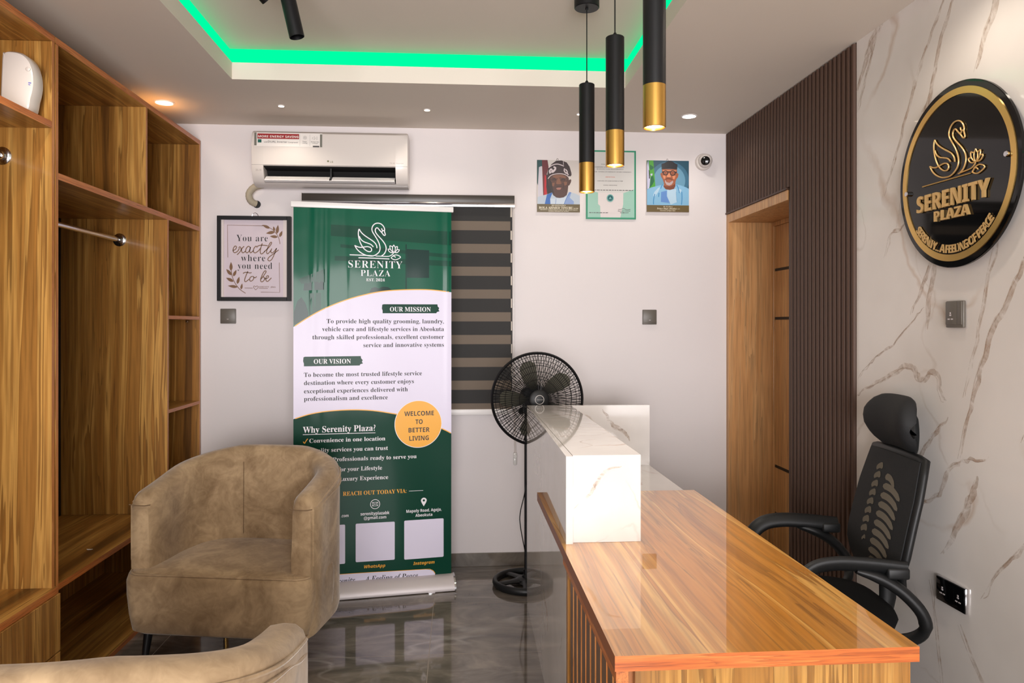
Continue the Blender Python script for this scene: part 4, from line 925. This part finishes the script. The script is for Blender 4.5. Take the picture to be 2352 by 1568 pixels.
# ---------------------------------------------------------------- two printed portraits and the certificate
def board(name, label, cat, x0, x1, z0, z1, par=None):
    T = thing(name, label, cat, ((x0 + x1) / 2, 4.49, z0)); return T
skin1, skin2 = c(76, 48, 40), c(150, 84, 54)
PM = [mat('p_' + n, col, .4) for n, col in (('bg', c(204, 196, 190)), ('teal', c(6, 66, 68)), ('whiteflag', c(196, 190, 198)), ('darkred', c(96, 16, 26)), ('red', c(178, 14, 28)), ('shadow', c(24, 18, 22)), ('robe', c(176, 188, 200)), ('blue', c(40, 96, 170)), ('blue2', c(128, 152, 196)), ('shirt', c(190, 202, 214)), ('skin', skin1), ('skinl', c(124, 80, 58)), ('lip', c(160, 108, 96)), ('cap', c(44, 22, 26)), ('capw', c(206, 192, 194)), ('brown', c(96, 82, 48)), ('cream', c(232, 224, 200)), ('edge', c(220, 212, 200)), ('dk', c(44, 28, 26)))]
X0, X1, Zb, Zt = .471, .729, 2.110, 2.421
T = board('portrait_board', 'printed portrait board of a man in a patterned dark cap and pale robe', 'portrait', X0, X1, Zb, Zt)
q = MB(); q.box(X0, 4.478, Zb, X1, 4.4895, Zt, 17)
pf = lambda u, v, w: (u, 4.4778 - w, v)
kx = (X1 - X0) / 968; kz = (Zt - Zb) / 1175
R_P = lambda x, y: (X0 + (x - 130) * kx, Zt - (y - 275) * kz)
lay = [0]
def pp(pts, m): lay[0] += 1; q.poly([R_P(*p) for p in pts], pf, .00008 * lay[0], m)
def ps(pts, w_, m, sm=4, loop=False): lay[0] += 1; q.stroke([R_P(*p) for p in pts], w_ * kx, pf, .00008 * lay[0], m, smooth=sm, loop=loop)
pp([(130, 275), (1098, 275), (1098, 1450), (130, 1450)], 0)
pp([(130, 275), (245, 275), (245, 420), (175, 440), (168, 800), (150, 850), (132, 800)], 1); pp([(172, 440), (232, 412), (265, 1110), (150, 1120), (150, 860)], 2)
pp([(240, 275), (366, 275), (392, 440), (350, 600), (356, 1070), (268, 1080), (248, 500)], 3); pp([(300, 600), (332, 640), (356, 1060), (286, 1075)], 4)
pp([(350, 600), (400, 640), (480, 1000), (360, 1050), (338, 880)], 5)
pp([(140, 1120), (210, 1088), (350, 1052), (480, 1005), (580, 1080), (760, 1080), (860, 988), (1010, 1030), (1097, 1075), (1097, 1270), (140, 1270)], 6)
pp([(430, 1150), (560, 1140), (810, 1095), (745, 1270), (435, 1270)], 9); pp([(352, 1056), (482, 1002), (425, 1150), (432, 1270), (303, 1270)], 7); pp([(850, 988), (908, 1000), (868, 1120), (962, 1205), (960, 1270), (738, 1270), (800, 1120)], 8); ps([(740, 1268), (805, 1110), (890, 1000)], 10, 7); ps([(545, 1268), (560, 1150)], 8, 7)
pp([(375, 700), (380, 640), (470, 590), (620, 572), (750, 588), (842, 650), (850, 722), (880, 702), (903, 715), (898, 765), (862, 838), (835, 850), (822, 980), (800, 1060), (730, 1115), (640, 1130), (565, 1120), (490, 1065), (450, 950), (395, 850)], 10)
pp([(470, 640), (560, 605), (700, 605), (800, 650), (760, 680), (660, 660), (560, 690)], 11); pp([(596, 680), (640, 680), (664, 770), (690, 800), (650, 818), (580, 818), (556, 800)], 11); pp([(470, 790), (530, 790), (510, 870), (470, 860)], 11); pp([(735, 770), (810, 760), (800, 830), (750, 850)], 11)
pp([(395, 700), (440, 690), (480, 900), (520, 1050), (470, 1010), (400, 860)], 18); ps([(480, 715), (520, 700), (560, 715)], 16, 18); ps([(680, 715), (720, 700), (770, 715)], 16, 18); ps([(545, 905), (600, 880), (690, 885)], 14, 18); pp([(555, 905), (620, 893), (682, 893), (655, 942), (585, 945)], 12); ps([(740, 830), (725, 880), (735, 930)], 8, 18)
for cx in (505, 715): ps([(cx + 68 * math.cos(2 * PI * k / 20), 720 + 55 * math.sin(2 * PI * k / 20)) for k in range(20)], 6, 11, 0, True)
pp([(372, 695), (362, 600), (384, 460), (460, 365), (560, 290), (680, 280), (800, 325), (865, 420), (905, 560), (908, 610), (885, 638), (845, 632), (845, 665), (800, 625), (700, 588), (560, 590), (440, 628)], 13)
ps([(376, 698), (440, 625), (560, 586), (700, 584), (800, 618), (846, 665)], 16, 14); ps([(388, 450), (480, 388), (600, 365), (735, 408)], 20, 14)
ps([(425, 580), (415, 520), (450, 480), (480, 520), (520, 500), (545, 450), (500, 430)], 36, 14); ps([(440, 540), (490, 545), (550, 480)], 30, 14); ps([(750, 460), (745, 520), (790, 570), (810, 530), (770, 480)], 24, 14); ps([(800, 540), (835, 610)], 24, 14); ps([(720, 300), (725, 380)], 10, 14)
pp([(130, 1270), (1098, 1270), (1098, 1450), (130, 1450)], 15)
def pt(s_, st, x0, x1, y, cap): lay[0] += 1; a = R_P(x0, y); b_ = R_P(x1, y); q.text(s_, st, a[0], b_[0], a[1], pf, .00008 * lay[0], 16, cap=cap * kz)
pt('HIS EXCELLENCY', 'S', 458, 778, 1312, 26); pt('BOLA AHMED TINUBU', 'S', 172, 940, 1378, 50); pt('GCFR', 'S', 955, 1060, 1374, 22); pt('PRESIDENT, COMMANDER-IN-CHIEF OF THE ARMED FORCES', 'S', 195, 1045, 1408, 18); pt('FEDERAL REPUBLIC OF NIGERIA', 'S', 385, 845, 1438, 18)
q.build('printed_panel', PM, T, smooth=0, fix=False)
def hook(T, x, z):
    h = MB(); h.tube(spline([(x - .007, 4.486, z - .002), (x - .004, 4.486, z + .008), (x, 4.486, z + .012), (x + .004, 4.486, z + .008), (x + .007, 4.486, z - .002)], 3), .0012, 6); h.build('hanging_loop', M['chrome'], T)
hook(T, .595, 2.421)

PM2 = [mat('g_' + n, col, .4) for n, col in (('bg', c(56, 104, 130)), ('bgl', c(98, 146, 172)), ('white', c(190, 190, 214)), ('green', c(66, 152, 40)), ('dgreen', c(8, 96, 52)), ('robe', c(126, 176, 208)), ('robed', c(62, 134, 184)), ('robel', c(172, 200, 218)), ('panel', c(92, 134, 194)), ('skin', skin2), ('skinl', c(206, 132, 94)), ('skind', c(112, 58, 36)), ('beard', c(178, 156, 154)), ('black', c(26, 22, 28)), ('brown', c(98, 80, 40)), ('cream', c(224, 214, 190)), ('lip', c(176, 104, 92)), ('edge', c(206, 190, 180)), ('bgd', c(30, 76, 96)))]
X0, X1, Zb, Zt = 1.137, 1.396, 2.118, 2.429
T = board('portrait_board', 'printed portrait board of a man in a black cap, round glasses and blue robe', 'portrait', X0, X1, Zb, Zt)
q = MB(); q.box(X0, 4.478, Zb, X1, 4.4895, Zt, 17); kx = (X1 - X0) / 1008; kz = (Zt - Zb) / 1240; lay[0] = 0
R_P = lambda x, y: (X0 + (x - 150) * kx, Zt - (y - 200) * kz)
pp([(150, 200), (1158, 200), (1158, 1440), (150, 1440)], 18)
for k, (rx, ry) in enumerate(((470, 460), (380, 380))): pp([(690 + rx * math.cos(2 * PI * j / 32) * (1 if rx * abs(math.cos(2 * PI * j / 32)) < 465 else .98), 680 + ry * math.sin(2 * PI * j / 32)) for j in range(32)], k)
pp([(150, 210), (180, 205), (215, 450), (250, 700), (210, 870), (160, 900)], 2); pp([(150, 205), (178, 205), (152, 340)], 4); pp([(200, 203), (306, 203), (320, 400), (335, 560), (355, 835), (205, 865), (250, 720), (205, 440)], 3)
pp([(225, 300), (315, 360), (300, 400), (240, 440), (215, 380)], 4); pp([(235, 620), (300, 560), (330, 700), (280, 790), (240, 840), (215, 850)], 4); pp([(195, 430), (215, 450), (225, 640), (200, 640)], 13); pp([(240, 520), (290, 520), (270, 580), (240, 560)], 2)
pp([(152, 905), (250, 855), (370, 822), (480, 795), (560, 770), (840, 765), (960, 795), (1080, 835), (1157, 875), (1157, 1278), (152, 1278)], 5)
pp([(490, 960), (630, 925), (630, 1050), (710, 1225), (485, 1200)], 8); pp([(635, 905), (850, 880), (870, 1200), (720, 1262), (630, 1060)], 7); pp([(330, 960), (420, 860), (470, 840), (420, 960), (320, 1100), (300, 1040)], 7); pp([(900, 860), (980, 900), (960, 980), (900, 940)], 7)
for P_s in ([(480, 880), (510, 800), (540, 790)], [(340, 1010), (310, 1150), (308, 1260)], [(985, 950), (990, 1100), (980, 1260)], [(440, 980), (430, 1080)], [(860, 780), (900, 860), (930, 980)]): ps(P_s, 22, 6)
ps([(850, 950), (860, 1120), (875, 1200)], 6, 6)
pp([(510, 405), (870, 405), (875, 500), (908, 515), (896, 590), (852, 650), (832, 720), (835, 800), (800, 880), (700, 908), (600, 893), (550, 835), (560, 745), (530, 655), (490, 590), (470, 515), (512, 490)], 9)
pp([(545, 800), (620, 820), (720, 820), (830, 760), (830, 820), (795, 882), (700, 906), (600, 890), (552, 835)], 11); pp([(520, 430), (860, 430), (820, 470), (680, 450), (560, 470)], 10); pp([(530, 560), (600, 560), (590, 640), (550, 640)], 10); pp([(760, 570), (840, 560), (810, 650), (770, 640)], 10); pp([(650, 500), (705, 500), (725, 600), (690, 620), (650, 615), (620, 595)], 10)
pp([(585, 660), (620, 720), (690, 735), (770, 680), (780, 720), (740, 780), (680, 803), (620, 785), (585, 730)], 12); ps([(590, 660), (640, 632), (700, 640), (765, 655)], 26, 11); ps([(640, 690), (690, 694), (730, 684)], 16, 16); pp([(625, 590), (650, 605), (725, 605), (740, 590), (715, 620), (650, 622)], 11)
for cx, r in ((597, 56), (765, 60)): ps([(cx + r * math.cos(2 * PI * k / 24), 500 + .9 * r * math.sin(2 * PI * k / 24)) for k in range(24)], 20, 13, 0, True); ps([(cx - 22, 502), (cx, 494), (cx + 22, 502)], 14, 11)
ps([(650, 485), (680, 470), (708, 485)], 16, 13); ps([(510, 485), (545, 478)], 24, 13); ps([(820, 490), (862, 485)], 30, 13)
pp([(500, 280), (560, 265), (630, 225), (692, 205), (760, 220), (830, 270), (882, 290), (872, 412), (690, 398), (503, 412)], 13)
pp([(150, 1278), (1158, 1278), (1158, 1440), (150, 1440)], 14)
def pt2(s_, st, x0, x1, y, cap): lay[0] += 1; a = R_P(x0, y); b_ = R_P(x1, y); q.text(s_, st, a[0], b_[0], a[1], pf, .00008 * lay[0], 15, cap=cap * kz)
pt2('His Excellency', 'SI', 540, 768, 1325, 24); pt2('Prince Dapo Abiodun', 'SI', 388, 858, 1378, 38); pt2(', CON', 'SI', 862, 940, 1374, 18); pt2('Governor of Ogun State', 'SI', 465, 832, 1418, 24)
q.build('printed_panel', PM2, T, smooth=0, fix=False); hook(T, 1.265, 2.429)

X0, X1, Zb, Zt = .767, 1.071, 2.072, 2.485
T = board('certificate', 'certificate board with a green border hanging between the two portraits', 'certificate', X0, X1, Zb, Zt)
CMt = [mat('c_' + n, col, .3) for n, col in (('paper', c(206, 204, 200)), ('border', c(56, 152, 118)), ('border2', c(12, 118, 84)), ('tint', c(150, 192, 176)), ('ink', c(84, 80, 80)), ('orange', c(206, 92, 56)), ('seal', c(12, 84, 92)), ('seal2', c(108, 168, 160)), ('paper2', c(214, 206, 204)))]
q = MB(); q.box(X0, 4.480, Zb, X1, 4.4895, Zt, 1); kx = (X1 - X0) / 1070; kz = (Zt - Zb) / 1460; lay[0] = 0
pf = lambda u, v, w: (u, 4.4798 - w, v)
R_P = lambda x, y: (X0 + (x - 130) * kx, Zt - (y - 58) * kz)
ps([(142, 70), (1188, 70), (1188, 1506), (142, 1506)], 14, 2, 0, True)
pp([(165, 92), (1165, 92), (1165, 1482), (165, 1482)], 3); pp([(385, 92), (935, 92), (925, 1200), (865, 1482), (440, 1482), (430, 1240), (385, 1200)], 8); pp([(170, 92), (1160, 92), (1160, 880), (930, 960), (400, 960), (170, 900)], 0)
def ct(s_, st, x0, x1, y, cap, m=4): lay[0] += 1; a = R_P(x0, y); b_ = R_P(x1, y); q.text(s_, st, a[0], b_[0], a[1], pf, .00008 * lay[0], m, cap=cap * kz)
ct('FEDERAL REPUBLIC OF NIGERIA', 'S', 450, 850, 362, 16); ct('CERTIFICATE OF REGISTRATION', 'S', 320, 945, 428, 26); ct('BUSINESS NAME REGISTRATION', 'S', 355, 930, 466, 18); ct('REGISTRAR - GENERAL OF CORPORATE AFFAIRS COMMISSION', 'S', 200, 1098, 524, 18)
ct('SERENITY PLAZA', 'S', 545, 748, 634, 20, 5); ct('COMPANIES AND ALLIED MATTERS ACT 2020', 'S', 370, 918, 718, 18); ct('GENERAL MERCHANDISE', 'S', 497, 795, 808, 18); ct('Registrar General', 'SI', 810, 1078, 1355, 24)
for x0, x1, y in ((240, 1135, 905), (195, 608, 1385), (860, 1035, 1382)):
    x = x0; r = random.Random(x0)
    while x < x1: w_ = r.uniform(22, 70); pp([(x, y - 7), (min(x1, x + w_), y - 7), (min(x1, x + w_), y + 6), (x, y + 6)], 4); x += w_ + 14
ps([(815, 1310), (880, 1308), (930, 1290), (1000, 1318), (1078, 1305)], 8, 4)
pp([(645 + 75 * math.cos(2 * PI * k / 32), 1072 + 80 * math.sin(2 * PI * k / 32)) for k in range(32)], 7); pp([(645 + 56 * math.cos(2 * PI * k / 32), 1072 + 60 * math.sin(2 * PI * k / 32)) for k in range(32)], 6); pp([(645, 1040), (680, 1095), (610, 1095)], 7)
ps([(560, 270), (575, 190), (600, 230), (620, 190), (650, 180), (690, 230), (720, 270)], 12, 4); pp([(575, 310), (620, 290), (700, 290), (730, 312), (690, 328), (600, 328)], 6)
q.build('printed_panel', CMt, T, smooth=0, fix=False)

# ---------------------------------------------------------------- security camera, switches, sockets
T = thing('security_camera', 'round white security camera with dark lens beside the right portrait', 'security camera', (1.487, 4.49, 2.40))
cc = Vector((1.487, 4.44, 2.424)); dv = Vector((-.33, -.92, -.10)).normalized()
q = MB(); q.lathe([(.050, 0), (.050, .016), (.046, .022)], (1.487, 4.489, 2.424), (0, -1, 0), 36); q.build('mount_ring', M['white_pl'], T)
q = MB(); q.lathe([(.0405 * math.sin(t), -.0405 * math.cos(t)) for t in [PI * k / 16 for k in range(17)]], cc, dv, 36); bl = q.build('camera_ball', M['white_pl'], T, smooth=80)
q = MB(); q.lathe([(.0265, .029), (.0265, .0375), (.020, .0405), (.0, .041)], cc + Vector((0, 0, -.004)), dv, 32); q.build('lens_window', M['black_gloss'], bl)
def sw(label, x0, x1, z0, z1, nm='light_switch'):
    T = thing(nm, label, 'light switch', ((x0 + x1) / 2, 4.49, z0)); q = MB(); q.box(x0, 4.478, z0, x1, 4.4895, z1, bev=.003); q.build('wall_plate', M['grey_sw'], T)
    q = MB(); q.box(x0 + .003, 4.4745, z0 + .009, x1 - .003, 4.478, z1 - .003, bev=.0015); rk = q.build('rocker', M['grey_sw'], T)
    q = MB(); q.box((x0 + x1) / 2 - .005, 4.474, z0 + .025, (x0 + x1) / 2 + .005, 4.4745, z0 + .027); q.build('indicator_mark', M['alu'], rk)
sw('dark grey light switch under the framed quotation', -1.376, -1.288, 1.443, 1.529); sw('dark grey light switch on the bare wall right of the fan', 1.112, 1.198, 1.438, 1.527)
SKh = [M['black'], M['alu']]
def pins(q, y, z, m, s=1.0):
    for dy, dz, w_, h_ in ((0, .010, .003, .004), (0, .003, .004, .004), (.008, -.010, .005, .003), (-.008, -.010, .005, .003)): q.box(1.6245, y + dy - w_, z + dz - h_ / 1.6, 1.6255, y + dy + w_, z + dz + h_ / 1.6, m)
T = thing('wall_socket', 'dark grey switched socket under the round sign', 'socket', (1.64, 2.367, 1.424))
q = MB(); q.box(1.628, 2.324, 1.424, 1.6385, 2.411, 1.512, bev=.003); q.build('wall_plate', M['grey_sw'], T)
q = MB(); q.box(1.6252, 2.350, 1.434, 1.6278, 2.408, 1.509, bev=.001); q.build('socket_face', M['grey_sw'], T); q = MB(); q.box(1.6245, 2.327, 1.434, 1.6278, 2.348, 1.509, bev=.001); q.build('rocker', M['grey_sw'], T)
q = MB(); pins(q, 2.383, 1.462, 0); q.build('pin_holes', M['alu'], T)
T = thing('double_wall_socket', 'black double wall socket low on the marble wall right of the office chair', 'socket', (1.64, 2.385, .50))
q = MB(); q.box(1.628, 2.312, .500, 1.6385, 2.459, .583, bev=.003); q.build('wall_plate', M['chrome'], T)
q = MB(); q.box(1.6255, 2.314, .502, 1.6278, 2.457, .581, bev=.001); q.build('socket_face', M['black_gloss'], T)
for yy in (2.425, 2.345): q = MB(); pins(q, yy, .540, 0); q.build('pin_holes', M['alu'], T)
for yy in (2.395, 2.375): q = MB(); q.box(1.6245, yy - .008, .52, 1.6254, yy + .008, .575); q.build('rocker', M['black_gloss'], T)

# ---------------------------------------------------------------- round wall sign
T = thing('wall_sign', 'round black wall sign with gold swan emblem and lettering on the marble wall', 'sign', (1.64, 2.345, 1.62))
S0 = (2.345, 1.92); xs = 1.612
q = MB(); q.lathe([(.296, 0), (.300, .002), (.300, .010), (.298, .012)], (xs + .012, S0[0], S0[1]), (-1, 0, 0), 96); q.build('black_disc', M['black_gloss'], T, smooth=30)
sf = lambda u, v, w: (xs - w, S0[0] - u, S0[1] + v)
q = MB(); q.lathe([(.257, 0), (.257, .003), (.279, .003), (.279, 0)], (xs, S0[0], S0[1]), (-1, 0, 0), 96, cap=False); q.build('gold_ring', M['gold'], T, smooth=20)
gw = lambda x, y: ((x - 430) * 2.557e-4 - .119, .001 + (858 - y) * 2.41e-4)
def gstroke(q, pts, r): p = spline(pts, 3); q.tube([sf(a.x, a.y, .004) for a in p], r, 6, flat=1.0)
q = MB()
for s_ in SWAN: gstroke(q, [gw(*p) for p in s_], .0027)
for s_ in LOTUS[:-1]: gstroke(q, [gw(*p) for p in s_], .0024)
gstroke(q, [gw(1000, 862), gw(1100, 855), gw(1240, 842), gw(1302, 805), gw(1325, 765)], .0024); q.build('swan_emblem', M['gold_l'], T, smooth=60)
q = MB(); q.tube([sf(-.162, -.008, .003), sf(.085, -.010, .003)], .0022, 6); q.build('underline', M['gold'], T)
q = MB(); q.text('SERENITY', 'B', -.186, .172, -.097, sf, .006, 0, cap=.056, ext=.004); 
q.build('name_lettering', M['gold_l'], T, smooth=0)
q = MB(); q.text('PLAZA', 'B', -.092, .083, -.139, sf, .005, 0, cap=.034, ext=.004); q.build('name_lettering', M['gold_l'], T, smooth=0)
q = MB(); txt = 'SERENITY... A FEELING OF PEACE'; adv = [{'I': .45, ' ': .42, '.': .34, 'N': 1.1, 'G': 1.05, 'A': 1.0, 'O': 1.1, 'Y': .92, 'T': .88, 'R': .95}.get(ch, .86) for ch in txt]; tot = sum(adv); acc = 0
for ch, ad in zip(txt, adv):
    if ch != ' ':
        a = math.radians(219 + 100 * (acc + ad / 2) / tot); ct_, st_ = math.cos(a), math.sin(a)
        lf_ = lambda u, v, w, ct_=ct_, st_=st_: sf((.252 - v) * ct_ - u * st_, (.252 - v) * st_ + u * ct_, w)
        V, F, bb, ch_ = text_mesh(ch, 'B', .1); k = .027 / ch_; mx = (bb[0] + bb[1]) / 2
        q.raw([((x - mx) * k, y * k, z * .018) for x, y, z in V], F, lf_, .004, 0)
    acc += ad
q.build('motto_lettering', M['gold_l'], T, smooth=0)
for u, v in ((-.246, -.019), (.246, .014)):
    q = MB(); q.lathe([(.009, -.028), (.009, .010), (.0075, .012), (.0, .012)], sf(u, v, 0), (-1, 0, 0), 20); q.build('standoff_screw', M['chrome'], T)

# ---------------------------------------------------------------- pendants
def pendant(loc, label):
    T = thing('pendant_light', label, 'pendant light', loc, 0, 'black and gold tube pendants above the desk')
    q = MB(); q.lathe([(.050, .776), (.050, .738), (.047, .735), (.006, .735), (.006, .728)], (0, 0, 0), (0, 0, 1), 36); q.build('canopy', M['black'], T, world=False)
    q = MB(); q.cyl((0, 0, .437), (0, 0, .732), .0022, n=10); q.build('cord', M['black'], T, world=False)
    q = MB(); q.lathe([(.004, .446), (.007, .440), (.007, .432), (.029, .431), (.031, .429), (.031, .115)], (0, 0, 0), (0, 0, 1), 40); q.build('black_tube', M['black'], T, world=False)
    q = MB(); q.lathe([(.0312, .1155), (.0312, .001), (.030, 0), (.0285, 0), (.0275, .004), (.0270, .012), (.0262, .012)], (0, 0, 0), (0, 0, 1), 40, cap=False); q.build('gold_sleeve', M['brass'], T, world=False)
    q = MB(); q.lathe([(.0262, .009), (.018, .005), (.0, .004)], (0, 0, 0), (0, 0, 1), 32); q.build('lamp_lens', M['lampw'], T, world=False)
    return T
pend = pendant((.514, 2.985, 1.964), 'black and gold tube pendant, lowest and farthest of three hanging over the counter')
PP = [(.514, 2.985), (.525, 2.495), (.535, 2.025)]
dup(pend, (.525, 2.495, 1.966), 0, 'black and gold tube pendant, middle of the three hanging in front of the certificate'); dup(pend, (.535, 2.025, 1.970), 0, 'black and gold tube pendant nearest the camera, largest of the three over the desk')
for x, y in PP: light_at('pendant_beam', (x, y, 1.955), 10, (1.0, .92, .83), .025, 75)

# ---------------------------------------------------------------- recessed downlights
def downlight(x, y, r, lab, grp, warm=True, power=14, spread=130):
    T = thing('recessed_downlight', lab, 'downlight', (x, y, 2.6), 0, grp)
    q = MB(); q.lathe([(r, 2.5995), (r, 2.597), (r * .86, 2.5945), (r * .80, 2.5965), (r * .80, 2.5992)], (x, y, 0), (0, 0, 1), 32); q.build('trim_ring', M['white_sat'], T)
    q = MB(); q.lathe([(r * .79, 2.5965), (r * .5, 2.5955), (0, 2.595)], (x, y, 0), (0, 0, 1), 28); q.build('lamp_face', M['lampw'] if warm else M['lampc'], T)
    light_at('downlight_beam', (x, y, 2.588), power, (1.0, .89, .75) if warm else (1.0, .93, .84), r * .8, spread)
downlight(-1.535, 4.065, .052, 'large warm recessed downlight beside the wardrobe top', 'large recessed downlights', True, 4, 165)
downlight(1.286, 4.12, .044, 'large white recessed downlight near the fluted brown panel', 'large recessed downlights', False, 6, 150)
downlight(-.937, 4.08, .018, 'small recessed downlight above the left part of the air conditioner', 'small recessed downlights', True, 3)
downlight(-.167, 4.10, .018, 'small recessed downlight right of the air conditioner', 'small recessed downlights', True, 3)
downlight(.67, 4.12, .018, 'small recessed downlight beside the farthest black pendant', 'small recessed downlights', True, 3)
for x, y, pw, lab in ((1.30, 2.15, 10, 'recessed downlight in the right soffit over the round wall sign'), (-1.28, 2.3, 16, 'recessed downlight in the left soffit over the wardrobe with drawers'), (1.3, .4, 16, 'recessed downlight in the right soffit nearest the glazed front'), (-1.28, .4, 16, 'recessed downlight in the left soffit nearest the glazed front')):
    downlight(x, y, .045, lab, 'large recessed downlights', True, pw, 150)

# ---------------------------------------------------------------- twin spot fitting on the tray ceiling
T = thing('ceiling_spotlight', 'black tubular spotlight angled down from the tray ceiling left of centre', 'spotlight', (-.60, 2.80, 2.75))
q = MB(); q.box(-.76, 2.74, 2.725, -.56, 2.80, 2.7495, bev=.004); q.build('mounting_bar', M['black'], T)
q = MB(); a_, b_ = Vector((-.640, 2.83, 2.70)), Vector((-.594, 2.835, 2.497)); d_ = (b_ - a_).normalized()
q.lathe([(.0265, -.06), (.0275, -.055), (.0275, (b_ - a_).length), (.0255, (b_ - a_).length + .001), (.0245, (b_ - a_).length - .02), (0, (b_ - a_).length - .02)], a_, d_, 36); q.build('spot_tube', M['black'], T)
q = MB(); a_, b_ = Vector((-.79, 2.78, 2.73)), Vector((-.702, 2.85, 2.640)); L_ = (b_ - a_).length
q.lathe([(.0265, -.05), (.0275, -.045), (.0275, L_), (.0255, L_ + .001), (.0245, L_ - .02), (0, L_ - .02)], a_, b_ - a_, 36); q.build('spot_tube', M['black'], T)
